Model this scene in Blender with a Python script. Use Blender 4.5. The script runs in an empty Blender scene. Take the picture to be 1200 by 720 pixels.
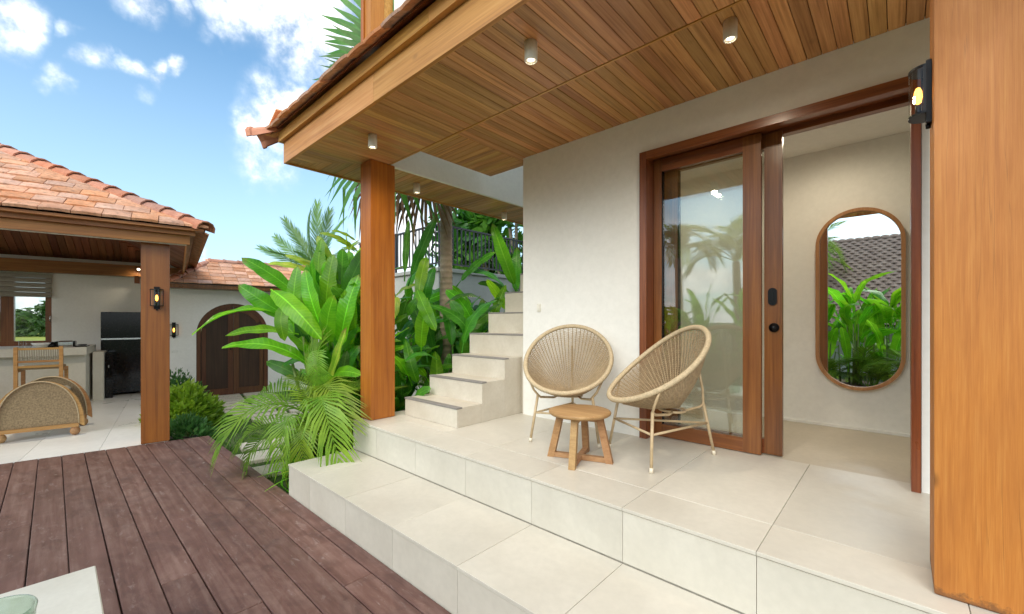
import bpy, bmesh, math, random
from mathutils import Vector, Matrix
random.seed(7)
R = math.radians
SC = bpy.context.scene
COL = SC.collection

# ------------------------------------------------------------------ camera
YAW = R(42.516)
cam_d = bpy.data.cameras.new('camera'); cam = bpy.data.objects.new('camera', cam_d); COL.objects.link(cam)
cam.location = (0, 0, 1.4); cam.rotation_euler = (R(90), 0, YAW)
cam_d.sensor_width = 36; cam_d.lens = 493 / 1200 * 36; cam_d.shift_y = 17 / 1200
cam_d.clip_start = 0.05; cam_d.clip_end = 2000
SC.camera = cam

# ------------------------------------------------------------------ light
SUN_EL, SUN_AZ = R(36), R(20)      # azimuth: from -Y towards +X
sun_dir = Vector((math.sin(SUN_AZ) * math.cos(SUN_EL), -math.cos(SUN_AZ) * math.cos(SUN_EL), math.sin(SUN_EL)))
sd = bpy.data.lights.new('sun', 'SUN'); sun = bpy.data.objects.new('sun', sd); COL.objects.link(sun)
sd.energy = 0.38; sd.angle = R(50); sd.color = (1.0, 0.965, 0.91)
sun.rotation_euler = sun_dir.to_track_quat('Z', 'Y').to_euler(); sun.location = (6, -12, 20)
SC.view_settings.view_transform = 'Standard'; SC.view_settings.look = 'None'
SC.view_settings.exposure = 2.72; SC.view_settings.gamma = 1.0
try: SC.view_settings.use_curve_mapping = False
except Exception: pass
SC.cycles.max_bounces = 10; SC.cycles.diffuse_bounces = 6; SC.cycles.transparent_max_bounces = 16
SC.cycles.use_denoising = True

def px_dir(u, v):
    f = Vector((-math.sin(YAW), math.cos(YAW), 0)); r = Vector((math.cos(YAW), math.sin(YAW), 0))
    return (f + r * ((u - 600) / 493) + Vector((0, 0, 1)) * ((377 - v) / 493))
def at(u, v, d): return Vector((0, 0, 1.4)) + px_dir(u, v) * d

# node helper -------------------------------------------------------------
class NT:
    def __init__(s, nt): s.nt = nt
    def n(s, t, **k):
        o = s.nt.nodes.new(t)
        for a, b in k.items():
            if a.startswith('i_'):
                o.inputs[a[2:].replace('_', ' ')].default_value = b
            else: setattr(o, a, b)
        return o
    def l(s, a, b): s.nt.links.new(a, b)
    def math(s, op, a, b=None, clamp=False):
        o = s.n('ShaderNodeMath', operation=op); o.use_clamp = clamp
        for i, x in enumerate((a, b)):
            if x is None: continue
            if isinstance(x, (int, float)): o.inputs[i].default_value = x
            else: s.l(x, o.inputs[i])
        return o.outputs[0]
    def vmath(s, op, a, b):
        o = s.n('ShaderNodeVectorMath', operation=op)
        for i, x in enumerate((a, b)):
            if isinstance(x, (tuple, list, Vector)): o.inputs[i].default_value = tuple(x)
            else: s.l(x, o.inputs[i])
        return o.outputs['Value'] if op in ('DISTANCE', 'DOT_PRODUCT', 'LENGTH') else o.outputs[0]
    def noise(s, vec, scale=5, detail=4, rough=.55, dist=0.):
        o = s.n('ShaderNodeTexNoise'); o.inputs['Scale'].default_value = scale
        o.inputs['Detail'].default_value = detail; o.inputs['Roughness'].default_value = rough
        o.inputs['Distortion'].default_value = dist
        if vec is not None: s.l(vec, o.inputs['Vector'])
        return o.outputs['Fac']
    def ramp(s, fac, stops, interp='LINEAR'):
        o = s.n('ShaderNodeValToRGB'); o.color_ramp.interpolation = interp
        e = o.color_ramp.elements
        while len(e) < len(stops): e.new(.5)
        for el, (p, c) in zip(e, stops):
            el.position = p; el.color = (*c, 1) if len(c) == 3 else c
        s.l(fac, o.inputs[0]); return o.outputs[0]
    def mix(s, fac, a, b, mode='MIX'):
        o = s.n('ShaderNodeMix', data_type='RGBA', blend_type=mode); o.clamp_factor = True
        for i, x in ((0, fac), (6, a), (7, b)):
            if isinstance(x, (int, float)): o.inputs[i].default_value = x
            elif isinstance(x, tuple): o.inputs[i].default_value = (*x, 1) if len(x) == 3 else x
            else: s.l(x, o.inputs[i])
        return o.outputs[2]
    def mapr(s, v, a, b, c, d, smooth=False):
        o = s.n('ShaderNodeMapRange'); o.clamp = True
        if smooth: o.interpolation_type = 'SMOOTHSTEP'
        s.l(v, o.inputs[0])
        for i, x in enumerate((a, b, c, d)): o.inputs[i + 1].default_value = x
        return o.outputs[0]
    def bump(s, h, strength=.3, dist=.01):
        o = s.n('ShaderNodeBump'); o.inputs['Strength'].default_value = strength; o.inputs['Distance'].default_value = dist
        s.l(h, o.inputs['Height']); return o.outputs[0]

# ------------------------------------------------------------------ sky
world = bpy.data.worlds.new('World'); SC.world = world; world.use_nodes = True
w = NT(world.node_tree); world.node_tree.nodes.clear()
wo = w.n('ShaderNodeOutputWorld'); bg = w.n('ShaderNodeBackground'); bg.inputs['Strength'].default_value = 0.05
w.l(bg.outputs[0], wo.inputs[0])
sky = w.n('ShaderNodeTexSky', sky_type='NISHITA'); sky.sun_disc = False
sky.sun_elevation = SUN_EL; sky.sun_rotation = math.atan2(sun_dir.x, sun_dir.y)
sky.air_density = 1.0; sky.dust_density = 1.2; sky.ozone_density = 1.6
geo = w.n('ShaderNodeTexCoord'); dirv = w.vmath('NORMALIZE', geo.outputs['Generated'], (0, 0, 0))
warp = w.n('ShaderNodeTexNoise'); warp.inputs['Scale'].default_value = 9; warp.inputs['Detail'].default_value = 5
w.l(dirv, warp.inputs['Vector'])
wv = w.vmath('SUBTRACT', warp.outputs['Color'], (.5, .5, .5))
wv = w.vmath('MULTIPLY', wv, (.16, .16, .12))
dw = w.vmath('ADD', dirv, wv)
fine = w.noise(dirv, 26, 7, .62)
clouds = None
for (u, v, rx, st) in [(14, 14, .065, .95), (30, 42, .045, .7), (205, 88, .04, 1), (178, 90, .035, .8), (150, 85, .035, .65), (118, 80, .035, .5), (78, 100, .042, .85), (85, 45, .028, .5), (150, -8, .06, .6),
                       (215, -4, .05, .6), (290, 5, .10, .95), (315, 35, .06, .8), (368, 20, .17, 1.05), (330, 130, .115, 1.05), (300, 150, .06, .8), (310, 190, .10, .55), (232, 303, .03, .9), (408, 330, .14, .9),
                       (250, 45, .04, .45), (170, 120, .03, .3), (480, 280, .2, 1), (30, 365, .13, .55)]:
    d0 = px_dir(u, v).normalized()
    dd = w.vmath('DISTANCE', dw, d0)
    f = w.mapr(dd, 0, rx * .95, st, 0, True)
    clouds = f if clouds is None else w.math('MAXIMUM', clouds, f)
# general cover, all round, as the cumulus field in view goes on outside the frame
sep = w.n('ShaderNodeSeparateXYZ'); w.l(dirv, sep.inputs[0])
zz = w.math('ADD', w.math('MAXIMUM', sep.outputs[2], 0.), .18)
flat = w.vmath('DIVIDE', dirv, (1, 1, 1))
cmb = w.n('ShaderNodeCombineXYZ')
w.l(w.math('DIVIDE', sep.outputs[0], zz), cmb.inputs[0]); w.l(w.math('DIVIDE', sep.outputs[1], zz), cmb.inputs[1])
gen = w.noise(cmb.outputs[0], .95, 8, .58)
gen = w.mapr(gen, .39, .60, 0, 1, True)
# the view window keeps its own clouds; elsewhere the field
dview = w.vmath('DOT_PRODUCT', dirv, px_dir(220, 120).normalized())
out = w.mapr(dview, .84, .66, 0, 1, True)
gen = w.math('MULTIPLY', gen, out)
cf = w.math('MULTIPLY', clouds, w.mapr(fine, .30, .62, .55, 1.25))
cf = w.mapr(cf, .06, 1.0, 0, 1, True)
cf = w.math('MAXIMUM', cf, gen)
haze = w.mapr(sep.outputs[2], 0.0, .47, .72, .0)
skyc = w.mix(1., sky.outputs[0], (.66, .83, .83), 'MULTIPLY')
hz = w.mix(haze, skyc, (2.45, 3.1, 3.7))
cc = w.mix(w.mapr(fine, .30, .66, 0, 1), (2.9, 3.1, 3.4), (5.9, 5.9, 5.8))
w.l(w.mix(w.math('MULTIPLY', cf, .96), hz, cc), bg.inputs[0])

# ------------------------------------------------------------------ mesh helpers
class MB:
    def __init__(s): s.v = []; s.f = []; s.sm = []
    def add(s, vs, fs, smooth=False):
        k = len(s.v); s.v += [tuple(x) for x in vs]
        s.f += [tuple(i + k for i in f) for f in fs]; s.sm += [smooth] * len(fs)
    def box(s, a, b):
        (x0, y0, z0), (x1, y1, z1) = a, b
        s.add([(x0, y0, z0), (x1, y0, z0), (x1, y1, z0), (x0, y1, z0), (x0, y0, z1), (x1, y0, z1), (x1, y1, z1), (x0, y1, z1)],
              [(0, 3, 2, 1), (4, 5, 6, 7), (0, 1, 5, 4), (1, 2, 6, 5), (2, 3, 7, 6), (3, 0, 4, 7)]); return s
    def hexa(s, p):   # 8 points, bottom ccw then top ccw
        s.add(p, [(0, 3, 2, 1), (4, 5, 6, 7), (0, 1, 5, 4), (1, 2, 6, 5), (2, 3, 7, 6), (3, 0, 4, 7)]); return s
    def cbox(s, a, b, c=.004):      # box with chamfered top and bottom edges
        (x0, y0, z0), (x1, y1, z1) = a, b
        vs = []
        for z, i in ((z0, c), (z0 + c, 0), (z1 - c, 0), (z1, c)):
            vs += [(x0 + i, y0 + i, z), (x1 - i, y0 + i, z), (x1 - i, y1 - i, z), (x0 + i, y1 - i, z)]
        fs = [(3, 2, 1, 0), (12, 13, 14, 15)] + [(k * 4 + i, k * 4 + (i + 1) % 4, k * 4 + 4 + (i + 1) % 4, k * 4 + 4 + i) for k in range(3) for i in range(4)]
        s.add(vs, fs); return s
    def tube(s, pts, r, n=8, cap=True, smooth=True, closed=False):
        pts = [Vector(p) for p in pts]; m = len(pts)
        rs = r if isinstance(r, (list, tuple)) else [r] * m
        vs = []; prev = None
        for i, p in enumerate(pts):
            if closed: t = pts[(i + 1) % m] - pts[i - 1]
            else: t = pts[min(i + 1, m - 1)] - pts[max(i - 1, 0)]
            if t.length < 1e-9: t = Vector((0, 0, 1))
            t.normalize()
            if prev is None:
                up = Vector((0, 0, 1)) if abs(t.z) < .9 else Vector((1, 0, 0))
                a = t.cross(up).normalized()
            else:
                a = prev - t * prev.dot(t)
                a = a.normalized() if a.length > 1e-6 else t.orthogonal().normalized()
            prev = a; b = t.cross(a)
            for k in range(n):
                th = 2 * math.pi * k / n
                vs.append(p + (a * math.cos(th) + b * math.sin(th)) * rs[i])
        fs = []
        for i in range(m if closed else m - 1):
            j = (i + 1) % m
            for k in range(n):
                l = (k + 1) % n
                fs.append((i * n + k, i * n + l, j * n + l, j * n + k))
        if cap and not closed:
            fs.append(tuple(range(n - 1, -1, -1))); fs.append(tuple((m - 1) * n + k for k in range(n)))
        s.add(vs, fs, smooth); return s
    def bar(s, p, q, wx, wz, up=(0, 0, 1)):    # rectangular bar from p to q
        p = Vector(p); q = Vector(q); t = (q - p).normalized(); u = Vector(up)
        a = t.cross(u)
        if a.length < 1e-5: a = t.cross(Vector((1, 0, 0)))
        a.normalize(); b = a.cross(t)
        a *= wx / 2; b *= wz / 2
        s.hexa([p - a - b, p + a - b, p + a + b, p - a + b, q - a - b, q + a - b, q + a + b, q - a + b]); return s
    def lathe(s, prof, n=20, c=(0, 0, 0), smooth=True):
        vs = []; m = len(prof)
        for (r, z) in prof:
            for k in range(n):
                th = 2 * math.pi * k / n; vs.append((c[0] + r * math.cos(th), c[1] + r * math.sin(th), c[2] + z))
        fs = [(i * n + k, i * n + (k + 1) % n, (i + 1) * n + (k + 1) % n, (i + 1) * n + k) for i in range(m - 1) for k in range(n)]
        if prof[0][0] > 1e-6: fs.append(tuple(range(n - 1, -1, -1)))
        if prof[-1][0] > 1e-6: fs.append(tuple((m - 1) * n + k for k in range(n)))
        s.add(vs, fs, smooth); return s
    def prism(s, poly, axis, a, b):   # poly 2D (ccw), extruded along axis index from a to b
        n = len(poly)
        def P(p, h):
            if axis == 0: return (h, p[0], p[1])
            if axis == 1: return (p[0], h, p[1])
            return (p[0], p[1], h)
        vs = [P(p, a) for p in poly] + [P(p, b) for p in poly]
        fs = [tuple(range(n - 1, -1, -1)), tuple(range(n, 2 * n))] + [(i, (i + 1) % n, n + (i + 1) % n, n + i) for i in range(n)]
        s.add(vs, fs); return s
    def mesh(s, name, fix=True):
        me = bpy.data.meshes.new(name); me.from_pydata(s.v, [], s.f)
        me.polygons.foreach_set('use_smooth', s.sm)
        if fix:
            bm = bmesh.new(); bm.from_mesh(me); bmesh.ops.recalc_face_normals(bm, faces=bm.faces); bm.to_mesh(me); bm.free()
        me.update(); return me

def link(name, me, mat=None, parent=None, loc=(0, 0, 0), rot=None, kind=None):
    if mat is not None and not me.materials: me.materials.append(mat)
    o = bpy.data.objects.new(name, me); COL.objects.link(o)
    o.location = loc
    if rot is not None:
        if isinstance(rot, Matrix): o.matrix_local = Matrix.Translation(Vector(loc)) @ rot.to_4x4()
        else: o.rotation_euler = rot
    if parent is not None: o.parent = parent
    if kind: o['kind'] = kind
    return o
def mk(name, mb, mat, parent=None, loc=(0, 0, 0), rot=None, kind=None, fix=True):
    return link(name, mb.mesh(name, fix), mat, parent, loc, rot, kind)
def thing(name, label, cat, loc=(0, 0, 0), rotz=0, group=None):
    o = bpy.data.objects.new(name, None); COL.objects.link(o); o.empty_display_size = .1
    o.location = loc; o.rotation_euler = (0, 0, rotz)
    return tag(o, label, cat, group)
def tag(o, label, cat, group=None):
    o['label'] = label; o['category'] = cat
    if group: o['group'] = group
    return o
def copy_thing(o, loc, rotz, label, parent=None):
    c = o.copy(); COL.objects.link(c)
    if parent is None:
        c.location = loc; c.rotation_euler = (0, 0, rotz); c['label'] = label
    else: c.parent = parent
    for ch in o.children: copy_thing(ch, None, None, None, c)
    return c

# ------------------------------------------------------------------ materials
def newmat(name, rough=.5, spec=.5):
    m = bpy.data.materials.new(name); m.use_nodes = True
    t = NT(m.node_tree); b = m.node_tree.nodes['Principled BSDF']
    b.inputs['Roughness'].default_value = rough; b.inputs['Specular IOR Level'].default_value = spec
    return m, t, b
def obj_vec(t, rnd=True):
    tc = t.n('ShaderNodeTexCoord'); v = tc.outputs['Object']
    oi = t.n('ShaderNodeObjectInfo')
    if rnd:
        cm = t.n('ShaderNodeCombineXYZ')
        for i, k in enumerate((37.3, 71.9, 13.7)): t.l(t.math('MULTIPLY', oi.outputs['Random'], k), cm.inputs[i])
        v = t.vmath('ADD', v, cm.outputs[0])
    return v, oi.outputs['Random']
def scaled(t, v, sc):
    return t.vmath('MULTIPLY', v, sc)
def wood(name, dark, mid, light, axis=0, rough=.45, vary=.35, grain=22, knots=0., coat=0., blotch=.35):
    m, t, b = newmat(name, rough)
    v, rnd = obj_vec(t)
    sc = [grain, grain, grain]; sc[axis] = grain * .045
    g = t.noise(scaled(t, v, tuple(sc)), 1, 6, .62, .35)
    sc2 = [c * 4.5 for c in sc]; sc2[axis] = sc[axis] * 2.2
    g2 = t.noise(scaled(t, v, tuple(sc2)), 1, 3, .6)
    sc3 = [3.5, 3.5, 3.5]; sc3[axis] = 1.1
    bl = t.noise(scaled(t, v, tuple(sc3)), 1, 4, .6, .6)
    sc4 = [grain * 1.6] * 3; sc4[axis] = grain * .022
    g3 = t.noise(scaled(t, v, tuple(sc4)), 1, 8, .72, .15)
    f = t.math('ADD', t.math('MULTIPLY', g, .40), t.math('MULTIPLY', g2, .28)); f = t.math('ADD', f, t.math('MULTIPLY', g3, .32))
    c = t.ramp(f, [(.36, dark), (.5, mid), (.64, light)])
    c = t.mix(t.mapr(bl, .35, .70, 0, blotch), c, t.mix(1., c, (.55, .5, .48), 'MULTIPLY'))
    if axis == 2 and grain >= 14 and blotch:      # drying checks along the grain of the posts
        sk = [55, 55, .9]; ck = t.noise(scaled(t, v, tuple(sk)), 1, 2, .4); mk_ = t.noise(scaled(t, v, (5, 5, 1.3)), 1, 2, .5)
        ln = t.mapr(t.math('ABSOLUTE', t.math('SUBTRACT', ck, .5)), .0, .012, 1, 0)
        c = t.mix(t.math('MULTIPLY', ln, t.mapr(mk_, .52, .66, 0, .55)), c, tuple(x * .28 for x in dark))
    if knots:
        vo = t.n('ShaderNodeTexVoronoi'); vo.inputs['Scale'].default_value = 1.0
        sk = [4.2, 4.2, 4.2]; sk[axis] = 2.4
        t.l(scaled(t, v, tuple(sk)), vo.inputs['Vector'])
        k = t.mapr(vo.outputs['Distance'], .02, .10, knots, 0, True)
        c = t.mix(k, c, tuple(x * .3 for x in dark))
    hs = t.n('ShaderNodeHueSaturation')
    t.l(c, hs.inputs['Color']); t.l(t.mapr(rnd, 0, 1, 1 - vary, 1 + vary * .7), hs.inputs['Value'])
    r2 = t.math('FRACT', t.math('MULTIPLY', rnd, 17.31))
    t.l(t.mapr(r2, 0, 1, .49, .51), hs.inputs['Hue'])
    t.l(hs.outputs[0], b.inputs['Base Color'])
    t.l(t.mapr(bl, .3, .7, rough - .08, rough + .12), b.inputs['Roughness'])
    t.l(t.bump(f, .25, .004), b.inputs['Normal'])
    if coat: b.inputs['Coat Weight'].default_value = coat; b.inputs['Coat Roughness'].default_value = .25
    return m
def stone(name, a, bcol, rough=.5, scale=2.5, vary=.05, spots=.0, bump=.06, coat=0.):
    m, t, b = newmat(name, rough)
    v, rnd = obj_vec(t)
    n1 = t.noise(v, scale, 6, .62, .4); n2 = t.noise(v, scale * 14, 4, .6)
    c = t.mix(t.mapr(n1, .32, .68, 0, 1), a, bcol)
    c = t.mix(t.mapr(n2, .35, .7, 0, .22), c, tuple(x * .78 for x in a))
    if spots:
        n3 = t.noise(v, scale * .7, 5, .7)
        c = t.mix(t.mapr(n3, .58, .75, 0, spots), c, tuple(x * .55 for x in a))
    hs = t.n('ShaderNodeHueSaturation'); t.l(c, hs.inputs['Color']); t.l(t.mapr(rnd, 0, 1, 1 - vary, 1 + vary), hs.inputs['Value'])
    t.l(hs.outputs[0], b.inputs['Base Color'])
    t.l(t.mapr(n1, .3, .7, rough - .08, rough + .1), b.inputs['Roughness'])
    t.l(t.bump(n2, bump, .003), b.inputs['Normal'])
    return m
def plain(name, col, rough=.5, metal=0., vary=.0, noise=.12, scale=20):
    m, t, b = newmat(name, rough); v, rnd = obj_vec(t)
    n = t.noise(v, scale, 4, .6)
    c = t.mix(t.mapr(n, .3, .7, 0, 1), tuple(x * (1 - noise) for x in col), tuple(min(1, x * (1 + noise)) for x in col))
    if vary:
        hs = t.n('ShaderNodeHueSaturation'); t.l(c, hs.inputs['Color']); t.l(t.mapr(rnd, 0, 1, 1 - vary, 1 + vary), hs.inputs['Value']); c = hs.outputs[0]
    t.l(c, b.inputs['Base Color']); b.inputs['Metallic'].default_value = metal
    return m
def leafmat(name, deep, mid, tip, trans=.35, rough=.42, vein=True, hue=.02, val=.3, yellow=None):
    m, t, b = newmat(name, rough, .4)
    v, rnd = obj_vec(t, False)
    sep = t.n('ShaderNodeSeparateXYZ'); t.l(v, sep.inputs[0])
    n = t.noise(v, 6, 4, .6)
    c = t.mix(t.mapr(n, .3, .7, 0, 1), deep, mid)
    if vein:
        ay = t.math('ABSOLUTE', sep.outputs[1])
        mid_rib = t.mapr(ay, .002, .010, .42, 0)
        wv = t.math('SINE', t.math('MULTIPLY', t.math('SUBTRACT', sep.outputs[0], t.math('MULTIPLY', ay, .55)), 150))
        c = t.mix(t.mapr(wv, .2, 1, 0, .22), c, tip)
        c = t.mix(mid_rib, c, tuple(min(1, x * 1.6 + .02) for x in tip))
    if yellow:
        n2 = t.noise(t.vmath('MULTIPLY', v, (5, 26, 8)), 1, 5, .65)
        c = t.mix(t.mapr(n2, .46, .66, 0, .75), c, yellow)
    if vein:      # dry brown tips and specks
        n3 = t.noise(v, 14, 5, .7)
        tipb = t.mapr(t.math('ADD', t.math('ADD', sep.outputs[0], t.math('MULTIPLY', n3, .30)), t.math('MULTIPLY', rnd, .10)), 1.10, 1.20, 0, .85)
        c = t.mix(tipb, c, (.26, .17, .06)); c = t.mix(t.mapr(n3, .70, .76, 0, .6), c, (.30, .24, .06))
    hs = t.n('ShaderNodeHueSaturation'); t.l(c, hs.inputs['Color'])
    t.l(t.mapr(rnd, 0, 1, .5 - hue, .5 + hue), hs.inputs['Hue'])
    r2 = t.math('FRACT', t.math('MULTIPLY', rnd, 23.7)); t.l(t.mapr(r2, 0, 1, 1 - val, 1 + val), hs.inputs['Value'])
    t.l(hs.outputs[0], b.inputs['Base Color'])
    if vein: t.l(t.bump(wv, .15, .004), b.inputs['Normal'])
    tr = t.n('ShaderNodeBsdfTranslucent')
    hs2 = t.n('ShaderNodeHueSaturation'); t.l(hs.outputs[0], hs2.inputs['Color']); hs2.inputs['Value'].default_value = 1.9; hs2.inputs['Hue'].default_value = .492
    t.l(hs2.outputs[0], tr.inputs['Color'])
    mx = t.n('ShaderNodeMixShader'); mx.inputs[0].default_value = trans
    t.l(b.outputs[0], mx.inputs[1]); t.l(tr.outputs[0], mx.inputs[2])
    t.l(mx.outputs[0], m.node_tree.nodes['Material Output'].inputs[0])
    return m
def glassmat(name, tint=(.96, .98, .97), ior=1.9, rough=0.):
    m = bpy.data.materials.new(name); m.use_nodes = True; m.node_tree.nodes.clear(); t = NT(m.node_tree)
    o = t.n('ShaderNodeOutputMaterial'); tr = t.n('ShaderNodeBsdfTransparent'); tr.inputs[0].default_value = (*tint, 1)
    gl = t.n('ShaderNodeBsdfGlossy'); gl.inputs['Roughness'].default_value = rough
    lw = t.n('ShaderNodeLayerWeight'); lw.inputs[0].default_value = .5      # same from either side of the pane
    f0 = ((ior - 1) / (ior + 1)) ** 2
    sch = t.math('ADD', t.math('MULTIPLY', t.math('POWER', lw.outputs['Facing'], 4.5), 1 - f0), f0)
    mx = t.n('ShaderNodeMixShader'); t.l(sch, mx.inputs[0]); t.l(tr.outputs[0], mx.inputs[1]); t.l(gl.outputs[0], mx.inputs[2])
    t.l(mx.outputs[0], o.inputs[0]); return m
def emis(name, col, s):
    m, t, b = newmat(name, .4)
    b.inputs['Base Color'].default_value = (*col, 1); b.inputs['Emission Color'].default_value = (*col, 1); b.inputs['Emission Strength'].default_value = s
    return m

M = {}
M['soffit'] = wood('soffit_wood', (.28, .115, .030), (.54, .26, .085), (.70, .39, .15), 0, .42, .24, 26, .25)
M['fascia'] = wood('fascia_wood', (.36, .145, .030), (.62, .30, .070), (.74, .43, .15), 0, .45, .12, 14, .3, blotch=.45)
M['post'] = wood('post_wood', (.30, .082, .007), (.43, .130, .010), (.53, .19, .020), 2, .45, .08, 30, 0, .08, .3)
M['bigpost'] = wood('column_wood', (.42, .158, .020), (.51, .205, .029), (.58, .262, .046), 2, .55, .05, 75, .9, .0, .55)
M['pavpost'] = wood('pavilion_post_wood', (.17, .045, .008), (.30, .085, .013), (.38, .125, .022), 2, .38, .08, 14, 0, .2, .4)
M['door'] = wood('door_wood', (.10, .028, .007), (.20, .060, .014), (.30, .105, .027), 2, .33, .10, 18, 0, .3)
M['doorh'] = wood('door_wood_rail', (.10, .028, .007), (.20, .060, .014), (.30, .105, .027), 0, .33, .10, 18, 0, .3)
M['gatew'] = wood('gate_wood', (.030, .013, .008), (.052, .022, .012), (.085, .036, .018), 2, .5, .12, 18)
M['gatef'] = wood('gate_frame_wood', (.07, .024, .010), (.12, .042, .016), (.17, .064, .025), 2, .5, .10, 18)
M['teak'] = wood('teak_wood', (.30, .15, .058), (.42, .23, .095), (.52, .31, .14), 0, .55, .10, 24, .5)
M['oak'] = wood('mirror_frame_wood', (.30, .145, .05), (.43, .22, .08), (.52, .29, .12), 2, .45, .05, 24)
M['ratwood'] = wood('rattan_frame_wood', (.36, .17, .05), (.50, .26, .085), (.60, .35, .13), 1, .5, .1, 20)
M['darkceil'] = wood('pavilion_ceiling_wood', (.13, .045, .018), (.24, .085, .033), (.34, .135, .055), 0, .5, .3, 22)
M['pfascia'] = wood('pavilion_fascia_wood', (.24, .085, .020), (.42, .175, .042), (.55, .27, .08), 1, .45, .1, 14)
# ring shaped water stains and a worn lower edge on the old pale column
_m = M['bigpost']; _t = NT(_m.node_tree); _b = _m.node_tree.nodes['Principled BSDF']; _old = _b.inputs['Base Color'].links[0].from_socket
_tc = _t.n('ShaderNodeTexCoord'); _v = _tc.outputs['Object']; _sp = _t.n('ShaderNodeSeparateXYZ'); _t.l(_v, _sp.inputs[0])
_wz = _t.n('ShaderNodeTexNoise'); _wz.inputs['Scale'].default_value = 14; _t.l(_v, _wz.inputs['Vector'])
_vv = _t.vmath('ADD', _t.vmath('MULTIPLY', _v, (1, 1, .55)), _t.vmath('MULTIPLY', _wz.outputs['Color'], (.05, .05, .05)))
_vo = _t.n('ShaderNodeTexVoronoi'); _vo.inputs['Scale'].default_value = 11; _vo.inputs['Randomness'].default_value = 1; _t.l(_vv, _vo.inputs['Vector'])
_ring = _t.mapr(_t.math('ABSOLUTE', _t.math('SUBTRACT', _vo.outputs['Distance'], .17)), .01, .04, 1, 0)
_pick = _t.math('GREATER_THAN', _t.math('FRACT', _t.math('MULTIPLY', _t.math('ADD', _vo.outputs['Color'], 0.), 7.7)), .62)
_low = _t.mapr(_sp.outputs[2], .16, .34, 1, 0)
_c = _t.mix(_t.math('MULTIPLY', _t.math('MULTIPLY', _ring, _pick), _t.math('MULTIPLY', _low, .65)), _old, (.16, .065, .015))
_n = _t.noise(_v, 45, 4, .7); _edge = _t.math('MULTIPLY', _t.mapr(_t.math('ADD', _sp.outputs[2], _t.math('MULTIPLY', _t.math('SUBTRACT', _n, .5), .09)), .012, .03, 1, 0), .7)
_c = _t.mix(_edge, _c, (.13, .055, .02))
_t.l(_c, _b.inputs['Base Color'])
# deck: worn purple brown boards
def deckmat():
    m, t, b = newmat('deck_boards', .62)
    v, rnd = obj_vec(t)
    g = t.noise(t.vmath('MULTIPLY', v, (1.2, 26, 26)), 1, 5, .6, .3)
    bl = t.noise(t.vmath('MULTIPLY', v, (4.2, 8.0, 5)), 1, 7, .72, 1.2)
    fs = t.noise(t.vmath('MULTIPLY', v, (9, 26, 20)), 1, 5, .7, .5)
    c = t.ramp(t.math('ADD', t.math('MULTIPLY', g, .45), t.math('MULTIPLY', bl, .55)), [(.30, (.072, .029, .022)), (.48, (.145, .070, .054)), (.66, (.235, .142, .115))])
    c = t.mix(t.mapr(fs, .58, .72, 0, .6), c, (.33, .25, .225))
    dk = t.noise(t.vmath('MULTIPLY', v, (2.6, 4.4, 4)), 1, 6, .7, 1.)
    c = t.mix(t.mapr(dk, .50, .66, 0, .55), c, (.070, .034, .029))
    red = t.noise(t.vmath('MULTIPLY', v, (1.3, 3.0, 3)), 1, 3, .5)
    c = t.mix(t.mapr(red, .55, .72, 0, .45), c, (.19, .095, .078))
    vo = t.n('ShaderNodeTexVoronoi'); vo.inputs['Scale'].default_value = 1.; t.l(t.vmath('MULTIPLY', v, (2.3, 3.1, 3)), vo.inputs['Vector'])
    c = t.mix(t.mapr(vo.outputs['Distance'], .015, .045, .8, 0), c, (.42, .35, .31))
    hs = t.n('ShaderNodeHueSaturation'); t.l(c, hs.inputs['Color']); t.l(t.mapr(rnd, 0, 1, .86, 1.12), hs.inputs['Value'])
    t.l(hs.outputs[0], b.inputs['Base Color'])
    t.l(t.mapr(bl, .3, .7, .48, .75), b.inputs['Roughness'])
    t.l(t.bump(t.math('ADD', g, t.math('MULTIPLY', fs, .6)), .3, .004), b.inputs['Normal'])
    return m
M['deck'] = deckmat()
M['tile'] = stone('cream_floor_tile', (.565, .525, .445), (.65, .61, .525), .40, 1.9, .05, .10, .06)
M['ptile'] = stone('pavilion_floor_tile', (.72, .72, .69), (.80, .80, .775), .32, 1.2, .04, 0, .03)
M['grout'] = plain('grout', (.46, .42, .35), .9)
M['concrete'] = stone('corridor_concrete', (.50, .44, .345), (.60, .535, .43), .5, 2.2, .02, .15, .05)
M['stair'] = stone('stair_concrete', (.54, .48, .385), (.65, .60, .51), .6, 3.0, .03, .12, .08)
M['nosing'] = stone('nosing_tile', (.20, .185, .17), (.27, .25, .235), .6, 6)
M['plaster'] = stone('white_plaster', (.82, .815, .795), (.87, .865, .85), .85, 1.6, 0, 0, .14)
M['plaster2'] = stone('cream_plaster', (.82, .805, .755), (.87, .855, .81), .85, 1.6, 0, 0, .14)
M['counter'] = stone('counter_concrete', (.60, .57, .49), (.70, .67, .60), .6, 2.5, 0, .1, .05)
M['black'] = plain('black_metal', (.012, .012, .013), .4, .6)
M['blackp'] = plain('black_plastic', (.008, .008, .009), .10)
M['blackp'].node_tree.nodes['Principled BSDF'].inputs['Specular IOR Level'].default_value = .3
M['steel'] = plain('brushed_steel', (.55, .55, .55), .25, 1.)
M['lamp'] = plain('lamp_beige_metal', (.78, .75, .66), .45, 0)
M['white'] = plain('white_ceramic', (.78, .78, .76), .3)
M['rail'] = plain('railing_paint', (.035, .035, .038), .35, .3)
M['greywall'] = stone('tree_shaded_wall', (.36, .36, .33), (.48, .48, .445), .9, 1.2, 0, .3, .1)  # white wall, with the trees' shade put into its grey base colour
M['linen'] = plain('linen_blind', (.33, .30, .24), .9, 0, 0, .08, 60)
M['rope'] = plain('wicker_cord', (.41, .30, .175), .7, 0, 0, .25, 55)
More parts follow.
